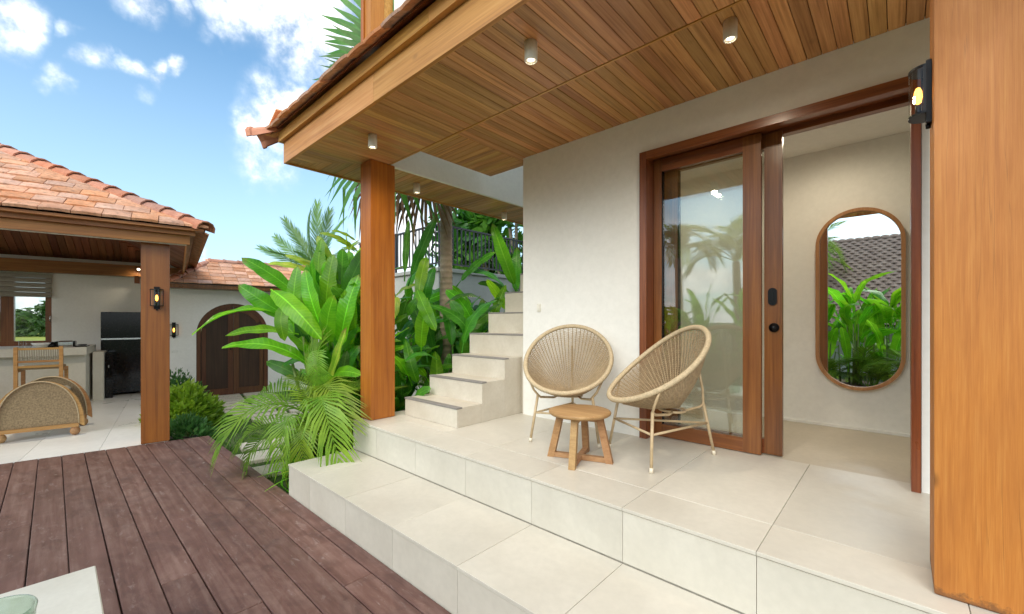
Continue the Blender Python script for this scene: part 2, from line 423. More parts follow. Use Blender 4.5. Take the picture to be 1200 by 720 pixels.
M['ropelight'] = plain('wicker_rim_cord', (.51, .40, .25), .7, 0, 0, .22, 70)
M['chairmetal'] = plain('chair_frame_paint', (.50, .37, .215), .45, 0, 0, .15, 30)
M['footcap'] = plain('chair_foot_cap', (.72, .64, .50), .5)
M['cane'] = plain('cane_mesh', (.30, .215, .12), .75, 0, 0, .35, 70)
M['tabletop'] = stone('table_stone', (.62, .59, .50), (.70, .675, .59), .42, 3.0, 0, 0, .03)
M['glass'] = glassmat('window_glass', (.94, .96, .94), 2.1)
M['glass2'] = glassmat('clear_glass', (.97, .985, .97), 1.5)
M['vase'] = glassmat('green_glass', (.80, .88, .82), 1.5)
M['mirror'] = plain('mirror_silver', (.92, .94, .93), .0, 1., 0, 0)
M['mirror'].node_tree.nodes['Principled BSDF'].inputs['Roughness'].default_value = 0.0
M['bulb'] = emis('bulb_glow', (1.0, .34, .05), 1.0)
M['spot'] = emis('spot_glow', (1.0, .86, .62), .7)
M['trunk'] = stone('palm_trunk', (.26, .195, .145), (.44, .35, .27), .9, 8, 0, .3, .5)
M['stem'] = plain('plant_stem', (.16, .22, .05), .5, 0, .2)
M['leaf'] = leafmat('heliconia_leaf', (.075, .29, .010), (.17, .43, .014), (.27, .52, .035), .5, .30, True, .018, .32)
M['leafy'] = leafmat('variegated_leaf', (.15, .33, .02), (.30, .44, .03), (.42, .50, .05), .4, .36, True, .015, .2, (.55, .54, .08))
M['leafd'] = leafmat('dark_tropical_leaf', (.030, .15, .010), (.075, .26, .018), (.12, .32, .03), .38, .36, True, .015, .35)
M['areca'] = leafmat('areca_frond', (.085, .20, .012), (.20, .32, .03), (.2, .3, .06), .35, .45, False, .02, .35)
M['fan'] = leafmat('fan_palm_leaf', (.035, .14, .014), (.09, .23, .03), (.1, .2, .05), .3, .45, False, .012, .3)
M['coco'] = leafmat('far_palm_leaf', (.06, .16, .03), (.13, .26, .055), (.1, .2, .05), .25, .45, False, .012, .25)
M['dead'] = leafmat('dead_frond', (.13, .075, .045), (.30, .185, .11), (.3, .2, .1), .15, .8, False, .01, .3)
M['bush'] = leafmat('golden_shrub_leaf', (.08, .22, .012), (.20, .38, .03), (.3, .4, .05), .35, .45, False, .03, .35)
M['herb'] = leafmat('ground_cover_leaf', (.035, .13, .025), (.09, .22, .06), (.3, .4, .05), .3, .45, False, .015, .35)
M['grass'] = leafmat('grass_blade', (.04, .12, .012), (.09, .19, .025), (.3, .4, .05), .3, .5, False, .02, .3)
M['tree'] = leafmat('far_tree_leaf', (.03, .075, .02), (.065, .125, .035), (.3, .4, .05), .2, .6, False, .015, .3)
def terracotta(name, a, b_, c_, dirt):
    m, t, b = newmat(name, .8); v, rnd = obj_vec(t)
    n1 = t.noise(v, 5, 6, .65); n2 = t.noise(v, 28, 4, .6)
    c = t.ramp(n1, [(.3, a), (.5, b_), (.7, c_)])
    n3 = t.noise(v, 2.2, 6, .7, .6); c = t.mix(t.mapr(n2, .50, .68, 0, dirt), c, (.10, .065, .05)); c = t.mix(t.mapr(n3, .56, .70, 0, dirt * .7), c, (.17, .11, .085))
    hs = t.n('ShaderNodeHueSaturation'); t.l(c, hs.inputs['Color']); t.l(t.mapr(rnd, 0, 1, .76, 1.14), hs.inputs['Value'])
    r2 = t.math('FRACT', t.math('MULTIPLY', rnd, 9.3)); t.l(t.mapr(r2, 0, 1, .80, 1.1), hs.inputs['Saturation'])
    t.l(hs.outputs[0], b.inputs['Base Color']); t.l(t.bump(n2, .3, .004), b.inputs['Normal']); return m
M['terra'] = terracotta('terracotta_tile', (.56, .245, .12), (.70, .35, .195), (.78, .45, .28), .5)
M['ridge'] = terracotta('terracotta_ridge', (.44, .17, .10), (.54, .235, .145), (.60, .29, .19), .18)
M['brownroof'] = terracotta('old_brown_tile', (.20, .115, .070), (.34, .215, .14), (.46, .32, .22), .35)
def groundmat():
    m, t, b = newmat('ground_soil_grass', .95); tc = t.n('ShaderNodeTexCoord'); v = tc.outputs['Object']
    n = t.noise(v, .8, 6, .6); n2 = t.noise(v, 9, 5, .6)
    c = t.mix(t.mapr(n, .35, .65, 0, 1), (.045, .085, .018), (.075, .115, .028))
    c = t.mix(t.mapr(n2, .45, .7, 0, .7), c, (.06, .05, .03)); t.l(c, b.inputs['Base Color'])
    t.l(t.bump(n2, .5, .03), b.inputs['Normal']); return m
M['ground'] = groundmat()
M['field'] = plain('rice_field', (.30, .33, .045), .9, 0, 0, .3, .6)
M['dark'] = plain('void_dark', (.03, .025, .02), .9)
M['upwall'] = M['plaster']

# ================================================================== SETTING: ground, deck, terrace
mb = MB(); mb.add([(-600, -600, 0), (600, -600, 0), (600, 600, 0), (-600, 600, 0)], [(0, 1, 2, 3)])
ground = mk('ground', mb, M['ground'], None, (0, 0, -.13), kind='structure')
PAV = R(-8.8)
PX = Vector((math.cos(PAV), math.sin(PAV), 0)); PY = Vector((-math.sin(PAV), math.cos(PAV), 0))
def pw(x, y, z=0): return PX * x + PY * y + Vector((0, 0, z))      # pavilion frame -> world

BC = {}
def board(name, c, L, W, T, mat, parent, axis='X', c_=.003, kind=None):
    """chamfered board, length along its own X; shared mesh per size"""
    k = (name, round(L, 3), round(W, 3), round(T, 3), mat.name)
    if k not in BC:
        b = MB().cbox((-L / 2, -W / 2, -T / 2), (L / 2, W / 2, T / 2), min(c_, T * .4)); me = b.mesh(name); me.materials.append(mat); BC[k] = me
    rot = None if axis == 'X' else ((0, 0, R(90)) if axis == 'Y' else (0, R(-90), 0))
    return link(name, BC[k], None, parent, c, rot, kind)

# deck: boards run along X; the far end follows the pavilion's front line
deck = mk('deck', MB().box((-6.6, -4.2, -.12), (1.2, 1.27, -.045)), M['dark'], None, kind='structure')
rng = random.Random(3)
def far_x(y):    # x on the line pavilion-x = -6.37 at world y
    # p.PX = x cos + y sin(PAV) = -6.37
    return (-6.37 - y * math.sin(PAV)) / math.cos(PAV)
y = 1.296; k = 0
edges = [1.296, 1.202]
while edges[-1] > -4: edges.append(edges[-1] - .163)
for j in range(len(edges) - 1):
    y1, y0 = edges[j] - rng.uniform(.0018, .0032), edges[j + 1] + rng.uniform(.0018, .0032)
    cuts = [far_x(y1) + .0]
    xs = far_x((y0 + y1) / 2)
    breaks = []
    if j in (7, 8): breaks = [xs + .30 + .2 * (j - 7)]
    elif rng.random() < .6: breaks = [xs + rng.uniform(1.6, 4.6)]
    segs = []
    a = None
    for bk in breaks + [1.15 + rng.uniform(-.02, .02)]:
        segs.append((a, bk)); a = bk + .004
    for (sa, sb) in segs:
        zt = rng.uniform(-.0025, .0); T = .032; c = .004
        xa0, xa1 = (far_x(y0) + .003, far_x(y1) + .003) if sa is None else (sa, sa)
        b = MB()
        cy = (y0 + y1) / 2; cx = (xa0 + sb) / 2
        bow = rng.uniform(-.0015, .0015)
        def P(x, yy, z): return (x - cx, yy - cy, z)
        vs = [P(xa0, y0, -T), P(sb, y0, -T), P(sb, y1, -T), P(xa1, y1, -T), P(xa0, y0, -c), P(sb, y0 + bow, -c), P(sb, y1 + bow, -c), P(xa1, y1, -c),
              P(xa0 + c, y0 + c, 0), P(sb - c, y0 + c + bow, 0), P(sb - c, y1 - c + bow, 0), P(xa1 + c, y1 - c, 0)]
        b.add(vs, [(3, 2, 1, 0), (8, 9, 10, 11)] + [(q * 4 + i, q * 4 + (i + 1) % 4, q * 4 + 4 + (i + 1) % 4, q * 4 + 4 + i) for q in range(2) for i in range(4)])
        mk('plank', b, M['deck'], deck, (cx, cy, zt))

# terrace and step, tiled
terrace = mk('terrace', MB().box((-3.645, 1.856, -.12), (3, 3.188, .502)), M['grout'], None, kind='structure')
step = mk('terrace_step', MB().box((-3.642, 1.308, -.12), (3, 1.85, .232)), M['grout'], None, kind='structure')
xj = [-3.652] + [-.404 + .568 * k for k in range(-5, 7)]
TC = {}
def tile(name, a, b, parent, mat, c=.0013):
    d = tuple(round(b[i] - a[i], 4) for i in range(3)); k = (name, d, mat.name)
    if k not in TC:
        q = MB().cbox(tuple(-x / 2 for x in d), tuple(x / 2 for x in d), c); me = q.mesh(name); me.materials.append(mat); TC[k] = me
    return link(name, TC[k], None, parent, tuple((a[i] + b[i]) / 2 for i in range(3)))
g = .0012
for i in range(len(xj) - 1):
    x0, x1 = xj[i] + g, xj[i + 1] - g
    dz = rng.uniform(-.0008, .0008)
    tile('floor_tile', (x0, 1.838, .494 + dz), (x1, 2.13 - g, .510 + dz), terrace, M['tile'])
    dz = rng.uniform(-.0008, .0008)
    tile('floor_tile', (x0, 2.13 + g, .494 + dz), (x1, 3.19, .510 + dz), terrace, M['tile'])
    tile('riser_tile', (x0, 1.845, .246), (x1, 1.862, .4895), terrace, M['tile'])
    dz = rng.uniform(-.0008, .0008)
    tile('step_tile', (x0, 1.291, .225 + dz), (x1, 1.843, .241 + dz), step, M['tile'])
    tile('riser_tile', (x0, 1.297, -.10), (x1, 1.314, .2205), step, M['tile'])
# end faces on the garden side
tile('end_tile', (-3.655, 1.300, -.12), (-3.640, 1.842, .2205), step, M['tile'])
tile('end_tile', (-3.658, 1.850, -.12), (-3.643, 3.18, .4895), terrace, M['tile'])

# ================================================================== VILLA
villa = thing('villa', 'white villa with a timber lined porch, brown sliding glass door and tiled skirt roof', 'house', (0, 0, 0))
def vp(name, mb, mat, parent=None, kind=None): return mk(name, mb, mat, parent or villa, kind=kind)
WY = 3.06
b = MB().box((-2.66, WY, .45), (-1.462, WY + .25, 2.985)); b.box((-1.462, WY, 2.692), (.092, WY + .25, 2.985)); b.box((.092, WY, .45), (2.6, WY + .25, 2.985))
vp('front_wall', b, M['plaster2'])
b = MB().box((-2.66, WY + .25, .3), (-2.44, 6.2, 6.0)); vp('side_wall', b, M['plaster'])
b = MB().box((-2.44, 4.48, .3), (2.6, 4.66, 3.0)); vp('corridor_wall', b, M['plaster2'])
vp('corridor_end_wall', MB().box((2.45, 3.312, .3), (2.6, 4.478, 3.0)), M['plaster2'])
vp('corridor_ceiling', MB().box((-2.438, 3.312, 2.872), (2.448, 4.478, 3.0)), M['plaster2'])
corr = mk('corridor_floor', MB().box((-2.438, 3.193, .3), (2.448, 4.478, .506)), M['concrete'], None, kind='structure')
vp('skirting_shadow_gap', MB().box((-2.43, 4.462, .507), (2.44, 4.479, .53)), M['plaster2'])
# upper storey
b = MB().box((-3.25, 2.125, 2.992), (2.6, WY + .17, 3.3)); vp('floor_slab', b, M['plaster'])
b = MB().box((-2.438, 3.235, 3.003), (2.6, 4.66, 3.3)); vp('roof_slab', b, M['plaster'])
vp('upper_wall', MB().box((-3.45, 2.14, 3.302), (2.6, 2.34, 6.0)), M['plaster'])
b = MB().box((-3.535, 2.118, 2.857), (-3.50, 4.88, 3.55)); vp('stair_bulkhead', b, M['plaster2'])
vp('stair_bulkhead_cap', MB().box((-3.498, 2.13, 3.40), (-3.252, 3.23, 3.55)), M['plaster2'])
vp('soffit_edge_trim', MB().box((-3.498, 2.112, 2.857), (2.6, 2.124, 2.99)), M['fascia'])
vp('stair_headwall', MB().box((-3.535, 4.885, 2.857), (-2.662, 4.96, 6.0)), M['plaster'])

# soffit: boards set with dark joints
Z1, Z2 = 2.86, 2.97
vp('soffit_backing', MB().box((-4.125, 1.455, Z1 + .0165), (2.6, 2.108, Z1 + .035)).box((-4.125, 2.108, Z1 + .0165), (-3.537, 4.93, Z1 + .035)), M['dark'])
vp('ceiling_backing', MB().box((-3.248, 2.126, Z2 + .0165), (2.6, 3.228, Z2 + .0215)), M['dark'])
P_ = .0715; gp = .0032
def qboard(name, p4, z, T, axis, parent=villa):   # mitred board from a plan quadrilateral; length along own X
    cx = sum(p[0] for p in p4) / 4; cy = sum(p[1] for p in p4) / 4
    if axis == 'Y': q = [(p[1] - cy, -(p[0] - cx)) for p in p4]; rot = (0, 0, R(90))
    else: q = [(p[0] - cx, p[1] - cy) for p in p4]; rot = None
    mbq = MB().hexa([(*p, 0) for p in q] + [(*p, T) for p in q])
    mk(name, mbq, M['soffit'], parent, (cx, cy, z), rot)
x = -4.125
rng = random.Random(11)
while x < 1.7:
    x0, x1 = x + gp / 2, x + P_ - gp / 2
    if x1 < -3.465:
        qboard('soffit_board', [(x0, 1.456), (x1, 1.456), (x1, 1.456 + (x1 + 4.125)), (x0, 1.456 + (x0 + 4.125))], Z1, .016, 'Y')
    else: board('soffit_board', ((x0 + x1) / 2, (1.456 + 2.108) / 2, Z1 + .008 + rng.uniform(-.0008, .0008)), 2.108 - 1.456, P_ - gp, .016, M['soffit'], villa, 'Y', .002)
    x += P_
y = 1.456
while y < 4.9:
    y0, y1 = y + gp / 2, y + P_ - gp / 2
    if y1 < 2.11:
        qboard('soffit_board', [(-4.125, y0), (-4.125 + (y0 - 1.456), y0), (-4.125 + (y1 - 1.456), y1), (-4.125, y1)], Z1, .016, 'X')
    else: board('soffit_board', ((-4.125 - 3.537) / 2, (y0 + y1) / 2, Z1 + .008), 4.125 - 3.537, P_ - gp, .016, M['soffit'], villa, 'X', .002)
    y += P_
x = -2.625; P2 = .0718
board('soffit_board', (-2.672, (2.126 + 3.228) / 2, Z2 + .008), 3.228 - 2.126, .088, .016, M['soffit'], villa, 'Y', .002)
while x < 1.7:
    board('soffit_board', (x + P2 / 2, (2.126 + 3.058) / 2, Z2 + .008 + rng.uniform(-.0008, .0008)), 3.058 - 2.126, P2 - gp, .016, M['soffit'], villa, 'Y', .002); x += P2
y = 2.126
while y + .07 < 3.24:
    board('soffit_board', ((-3.248 - 2.72) / 2, y + P2 / 2, Z2 + .008), 3.248 - 2.72, P2 - gp, .016, M['soffit'], villa, 'X', .002); y += P2

# fascia: two courses, in lengths
xs = [-4.15, -2.55, -1.15, 0.4, 2.6]
for i in range(len(xs) - 1):
    L = xs[i + 1] - xs[i] - .002
    a0 = 0
    mbq = MB().hexa([(xs[i] if i else -4.15, 1.428, 2.848), (xs[i + 1] - .002, 1.428, 2.848), (xs[i + 1] - .002, 1.453, 2.848), (xs[i] if i else -4.125, 1.453, 2.848)] +
                    [(xs[i] if i else -4.15, 1.428, 3.04), (xs[i + 1] - .002, 1.428, 3.04), (xs[i + 1] - .002, 1.453, 3.04), (xs[i] if i else -4.125, 1.453, 3.04)])
    vp('fascia_board', mbq, M['fascia'])
xs = [-4.185, -1.9, .1, 2.6]
for i in range(len(xs) - 1):
    mbq = MB().hexa([(xs[i], 1.393, 3.042), (xs[i + 1] - .002, 1.393, 3.042), (xs[i + 1] - .002, 1.452, 3.042), (xs[i] if i else -4.126, 1.452, 3.042)] +
                    [(xs[i], 1.393, 3.128), (xs[i + 1] - .002, 1.393, 3.128), (xs[i + 1] - .002, 1.452, 3.128), (xs[i] if i else -4.126, 1.452, 3.128)])
    vp('fascia_trim', mbq, M['fascia'])
fy = wood('fascia_wood_y', (.36, .145, .030), (.62, .30, .070), (.74, .43, .15), 1, .45, .12, 14, .3, blotch=.45)
vp('fascia_board', MB().hexa([(-4.152, 1.43, 2.848), (-4.127, 1.457, 2.848), (-4.127, 4.95, 2.848), (-4.152, 4.95, 2.848)] + [(-4.152, 1.43, 3.04), (-4.127, 1.457, 3.04), (-4.127, 4.95, 3.04), (-4.152, 4.95, 3.04)]), fy)
vp('fascia_trim', MB().hexa([(-4.187, 1.395, 3.042), (-4.128, 1.454, 3.042), (-4.128, 4.95, 3.042), (-4.187, 4.95, 3.042)] + [(-4.187, 1.395, 3.128), (-4.128, 1.454, 3.128), (-4.128, 4.95, 3.128), (-4.187, 4.95, 3.128)]), fy)
vp('fascia_board', MB().box((-4.15, 4.932, 2.848), (-3.54, 4.957, 3.04)), M['fascia'])
# skirt roof
PT = math.tan(R(28)); CP, SP = math.cos(R(28)), math.sin(R(28))
vp('roof_deck', MB().hexa([(-4.30, 1.36, 3.13), (2.6, 1.36, 3.13), (2.6, 2.14, 3.13 + .78 * PT), (-3.50, 2.14, 3.13 + .78 * PT), (-4.30, 1.36, 3.145), (2.6, 1.36, 3.145), (2.6, 2.14, 3.145 + .78 * PT), (-3.50, 2.14, 3.145 + .78 * PT)])
   .hexa([(-4.29, 1.36, 3.13), (-3.52, 2.14, 3.13 + .78 * PT), (-3.52, 4.95, 3.13 + .78 * PT), (-4.29, 4.95, 3.13), (-4.29, 1.36, 3.145), (-3.52, 2.14, 3.145 + .78 * PT), (-3.52, 4.95, 3.145 + .78 * PT), (-4.29, 4.95, 3.145)]), M['door'])
def tile_mesh(W, L, T, arch=.006):
    vs = []; n = 4
    for j, (yy, dz) in enumerate(((0, 0), (L, 0))):
        for i in range(n + 1):
            xx = -W / 2 + W * i / n; h = arch * (1 - (2 * i / n - 1) ** 2)
            vs += [(xx, yy, h + T), (xx, yy, h)]
    fs = []
    m = 2 * (n + 1)
    for i in range(n):
        a = 2 * i
        fs += [(a, a + 2, m + a + 2, m + a), (a + 1, m + a + 1, m + a + 3, a + 3), (a, a + 1, a + 3, a + 2), (m + a, m + a + 2, m + a + 3, m + a + 1)]
    fs += [(0, m, m + 1, 1), (2 * n, 2 * n + 1, m + 2 * n + 1, m + 2 * n)]
    q = MB(); q.add(vs, fs); return q
tw = .205
tme = tile_mesh(tw - .004, .32, .016).mesh('roof_tile'); tme.materials.append(M['terra'])
rng = random.Random(5)
def slope_rot(rz, tilt, jit=0):
    return Matrix.Rotation(rz, 3, 'Z') @ Matrix.Rotation(tilt + jit, 3, 'X')
x = -4.28; i = 0
while x < 2.4:
    link('roof_tile', tme, None, villa, (x + tw / 2, 1.292 + rng.uniform(-.007, .007), 3.118 + rng.uniform(-.003, .005)), slope_rot(0, R(25), rng.uniform(-.02, .02)))
    x += tw
q = MB()
def add_tile(q, W, L, T, M4):
    t_ = tile_mesh(W, L, T); q.add([M4 @ Vector(v) for v in t_.v], t_.f)
for r_ in range(1, 4):
    for i in range(32):
        xx = -4.28 + r_ * .19 + i * tw + (tw / 2 if r_ % 2 else 0)
        if xx > 2.5: break
        add_tile(q, tw - .004, .32, .016, Matrix.Translation((xx + tw / 2, 1.292 + r_ * .21, 3.13 + r_ * .21 * PT)) @ slope_rot(0, R(25)).to_4x4())
    for i in range(17):
        yy = 1.45 + r_ * .19 + i * tw
        if yy < 4.9: add_tile(q, tw - .004, .32, .016, Matrix.Translation((-4.298 + r_ * .21, yy, 3.13 + r_ * .21 * PT)) @ slope_rot(R(-90), R(25)).to_4x4())
vp('roof_tile_rows', q, M['terra'], kind='stuff')
for i in range(17):
    link('roof_tile', tme, None, villa, (-4.302, 1.42 + i * tw, 3.118), slope_rot(R(-90), R(25)))
def cap_mesh(L, r0, r1, T=.018, lip=.012, n=7, span=200):
    """saddle cap: half pipe flaring to its lower end (y=0), pieces with real thickness"""
    vs = []; prof = [(0, r0 + lip), (.035, r0 + lip * .8), (.045, r0), (L, r1)]
    for (yy, r) in prof:
        for k in range(n):
            a = R(-10 + span * k / (n - 1)); vs.append((r * math.cos(a), yy, r * math.sin(a) * .78))
    m = len(prof)
    for (yy, r) in prof:
        for k in range(n):
            a = R(-10 + span * k / (n - 1)); vs.append(((r - T) * math.cos(a), yy, (r - T) * math.sin(a) * .78))
    o = m * n; fs = []
    for j in range(m - 1):
        for k in range(n - 1):
            fs += [(j * n + k, j * n + k + 1, (j + 1) * n + k + 1, (j + 1) * n + k), (o + j * n + k, o + (j + 1) * n + k, o + (j + 1) * n + k + 1, o + j * n + k + 1)]
    for k in range(n - 1): fs += [(k, o + k, o + k + 1, k + 1), ((m - 1) * n + k, (m - 1) * n + k + 1, o + (m - 1) * n + k + 1, o + (m - 1) * n + k)]
    q = MB(); q.add(vs, fs); return q
hp = math.atan(PT / math.sqrt(2))
cme = cap_mesh(.29, .085, .07).mesh('hip_cap'); cme.materials.append(M['ridge'])
cme0 = cap_mesh(.36, .125, .065, .018, .02).mesh('hip_cap'); cme0.materials.append(M['ridge'])
for i in range(4):
    d = .06 + i * .25
    p = Vector((-4.30 + (d - .13) * .7071, 1.30 + (d - .13) * .7071, 3.135 + (d - .13) * math.tan(hp)))
    rot = Matrix.Rotation(R(-45), 3, 'Z') @ Matrix.Rotation(hp - (.09 if i == 0 else .04), 3, 'X')
    link('hip_cap', cme if i else cme0, None, villa, p + Vector((0, 0, -.05)), rot)
# upper storey post above the porch post: a cluster of timbers
for (x0, x1, y0, y1, mm) in [(-3.665, -3.615, 1.925, 1.975, 'post'), (-3.613, -3.535, 1.94, 2.03, 'bigpost'), (-3.533, -3.485, 1.925, 2.06, 'bigpost'), (-3.66, -3.485, 2.062, 2.15, 'fascia')]:
    vp('upper_post', MB().cbox((x0, y0, 3.35), (x1, y1, 6.0), .004), M[mm])

# porch posts
def post(name, a, b_, mat): return mk(name, MB().cbox(tuple(a[i] - (a[i] + b_[i]) / 2 if i < 2 else 0 for i in range(3)), tuple(b_[i] - (a[i] + b_[i]) / 2 if i < 2 else b_[2] - a[2] for i in range(3)), .006), mat, villa, ((a[0] + b_[0]) / 2, (a[1] + b_[1]) / 2, a[2]))
post('porch_post', (-3.662, 1.922, .5105), (-3.478, 2.166, 2.859), M['post'])
o = post('porch_post', (.088, 1.941, .5105), (.36, 2.20, 2.859), M['bigpost']); o['label'] = 'thick pale orange weathered post'

# sliding door
fr = vp('door_frame', MB().box((-1.459, 3.035, .5105), (-1.405, 3.30, 2.69)), M['door'])
mk('door_jamb', MB().box((.052, 3.035, .5105), (.089, 3.30, 2.69)), M['door'], fr)
mk('frame_header', MB().box((-1.404, 3.035, 2.632), (.051, 3.095, 2.69)).box((-1.404, 3.097, 2.668), (.051, 3.238, 2.69)).box((-1.404, 3.24, 2.632), (.051, 3.298, 2.69)), M['doorh'], fr)
def leaf_door(x0, x1, y0, y1, sl, sr, nm='sliding_door'):
    d = vp(nm, MB().box((x0, y0, .516), (x0 + sl, y1, 2.652)).box((x1 - sr, y0, .516), (x1, y1, 2.652)), M['door'])
    for (za, zb) in ((.516, .612), (2.555, 2.652)): mk('door_rail', MB().box((x0 + sl + .0005, y0 + .001, za), (x1 - sr - .0005, y1 - .001, zb)), M['doorh'], d)
    mk('glass_pane', MB().box((x0 + sl, (y0 + y1) / 2 - .003, .612), (x1 - sr, (y0 + y1) / 2 + .003, 2.555)), M['glass'], d)
    mk('gasket', MB().box((x0 + sl + .001, y0 + .006, .613), (x0 + sl + .010, y1 - .006, 2.554)), M['blackp'], d)
    return d
d1 = leaf_door(-1.402, -.668, 3.165, 3.203, .062, .108)
d2 = leaf_door(-1.345, -.558, 3.228, 3.268, .105, .103)
pl = []
for k in range(24):
    a = 2 * math.pi * k / 24; pl.append((-.612 + .026 * math.cos(a), 1.565 + .032 * (1 if math.sin(a) > 0 else -1) + .026 * math.sin(a)))
mk('door_handle', MB().prism(pl, 1, 3.219, 3.2275).box((-.622, 3.214, 1.525), (-.604, 3.2185, 1.605)), M['black'], d2)
lk = MB(); lk.lathe([(.0, .0), (.026, .0), (.030, .004), (.030, .012), (.014, .016), (.014, .030), (0, .031)], 20)
mk('door_lock', lk, M['black'], d2, (-.603, 3.2275, 1.36), (R(90), 0, 0))
sw = vp('light_switch', MB().cbox((-2.482, 3.050, 1.49), (-2.440, 3.0595, 1.565), .003), M['lamp'])
mk('switch_rocker', MB().cbox((-2.474, 3.045, 1.502), (-2.448, 3.0505, 1.553), .002), M['lamp'], sw)

# staircase beside the wall
stz = [.51, .677, .862, 1.055, 1.273, 1.50, 1.745, 1.99, 2.23, 2.47]
sty = [2.27, 2.555, 2.845, 3.09, 3.378, 3.655, 3.93, 4.21, 4.49]
stair = thing('staircase', 'pale concrete staircase with grey nosings climbing beside the white wall', 'staircase', (-3.05, 2.27, .51))
def sp(name, mb, mat, par=None): return mk(name, mb, mat, par or stair, (3.05, -2.27, -.51) if par is None else (0, 0, 0))
for i in range(9):
    z0, z1 = .5105 + i * 0, stz[i + 1]
    yb = 4.88
    y1 = sty[i + 1] if i < 8 else yb
    x0 = -3.463; x1 = -2.70 if sty[i] < 3.0 else -2.665
    s_ = sp('step', MB().cbox((x0, sty[i], .5105), (x1, (y1 - .0005), z1), .003), M['stair'])
    mk('nosing', MB().cbox((x0 - .001, sty[i] - .006, z1 - .012), (x1 + .0015, sty[i] + .055, z1 + .003), .002), M['nosing'], s_)

# ================================================================== lamps
def beam(t, loc, power):      # the lit lamp's own warm light
    ld = bpy.data.lights.new('lamp_beam', 'SPOT'); ld.energy = power; ld.color = (1, .86, .64); ld.spot_size = R(178); ld.spot_blend = 1; ld.shadow_soft_size = .03
    lo = bpy.data.objects.new('lamp_beam', ld); COL.objects.link(lo); lo.parent = t; lo.location = loc
def spotlight(loc, label, rad=.034, h=.098, mat='lamp', power=4.5):
    t = thing('ceiling_spotlight', label, 'ceiling light', loc, 0, 'surface mounted ceiling spotlights')
    mk('lamp_body', MB().lathe([(rad, 0), (rad, -h + .004), (rad - .003, -h), (rad - .007, -h), (rad - .008, -h + .012), (0, -h + .012)], 24), M[mat], t)
    mk('lamp_lens', MB().lathe([(0, -h + .0085), (rad * .55, -h + .0085), (rad * .55, -h + .0115)], 16), M['spot'], t)
    beam(t, (0, 0, -h - .004), power)
    return t
spotlight((-3.03, 1.69, Z1 - .001), 'small beige cylinder spotlight on the soffit just left of the porch post')
spotlight((-1.415, 1.69, Z1 - .001), 'beige cylinder spotlight on the front soffit strip, near the fascia')
spotlight((-.645, 2.39, Z2 - .001), 'beige cylinder spotlight on the soffit above the sliding door, rightmost of all')
spotlight((-3.75, 2.60, Z1 - .001), 'beige cylinder spotlight on the left soffit strip just right of the porch post')
spotlight((-3.88, 4.08, Z1 - .001), 'beige cylinder spotlight on the far end of the left soffit strip by the white wall')
def downlight(loc, label):
    t = thing('recessed_downlight', label, 'ceiling light', loc, 0, 'recessed downlights in the corridor ceiling')
    mk('trim_ring', MB().lathe([(.030, -.001), (.046, -.001), (.046, -.006), (.030, -.008)], 24), M['lamp'], t)
    mk('lamp_lens', MB().lathe([(0, -.0045), (.029, -.0045), (.029, -.001)], 20), M['spot'], t)
    beam(t, (0, 0, -.012), 5)
    return t
downlight((-.38, 3.93, 2.871), 'small lit downlight in the corridor ceiling above the mirror')
downlight((-1.45, 3.93, 2.871), 'small lit downlight in the corridor ceiling seen through the door glass')

def lantern(loc, rz, label, s=1., power=3.):
    """wall lantern: +x of its own frame points out of the wall; origin at the plate's back"""
    t = thing('wall_lantern', label, 'wall lamp', loc, rz, 'glass cylinder wall lanterns')
    mk('back_plate', MB().cbox((0, -.030 * s, -.150 * s), (.020 * s, .030 * s, .150 * s), .003), M['black'], t)
    mk('plate_knob', MB().lathe([(0, -.17 * s), (.009 * s, -.168 * s), (.009 * s, -.150 * s)], 10, (.011 * s, 0, 0)), M['black'], t)
    n = 18; HW, DP = .072 * s, .062 * s
    arc = [(.0195 * s + DP * math.sin(math.pi * k / n), -HW * math.cos(math.pi * k / n)) for k in range(n + 1)]
    c = (.046 * s, 0, 0)
    for z0 in (-.112 * s, .106 * s):
        mk('lantern_frame', MB().prism([(x * 1.0, y) for x, y in arc], 2, z0, z0 + .010 * s), M['black'], t)
    for sy in (-1, 1): mk('frame_bar', MB().box((.0205 * s, sy * .066 * s - .005 * s, -.1015 * s), (.031 * s, sy * .066 * s + .005 * s, .1055 * s)), M['black'], t)
    gl = MB(); vs = []; fs = []; m = len(arc)
    for z0 in (-.101 * s, .105 * s):
        for k, (x, y) in enumerate(arc):
            r = .93 + (.03 if k % 2 else 0); vs.append((.0195 * s + (x - .0195 * s) * r, y * r, z0))
    for k in range(m - 1): fs.append((k, k + 1, m + k + 1, m + k))
    gl.add(vs, fs); mk('glass_shade', gl, M['glass2'], t)
    mk('bulb', MB().lathe([(0, -.045 * s), (.011 * s, -.035 * s), (.016 * s, -.008 * s), (.014 * s, .018 * s), (.008 * s, .035 * s), (0, .040 * s)], 14, c), M['bulb'], t)
    mk('bulb_socket', MB().lathe([(.011 * s, -.101 * s), (.011 * s, -.046 * s), (0, -.045 * s)], 12, c), M['black'], t)
    return t
lantern((.0875, 2.085, 2.205), R(180), 'black wall lantern with a glowing bulb on the thick pale orange post', .74, .12)

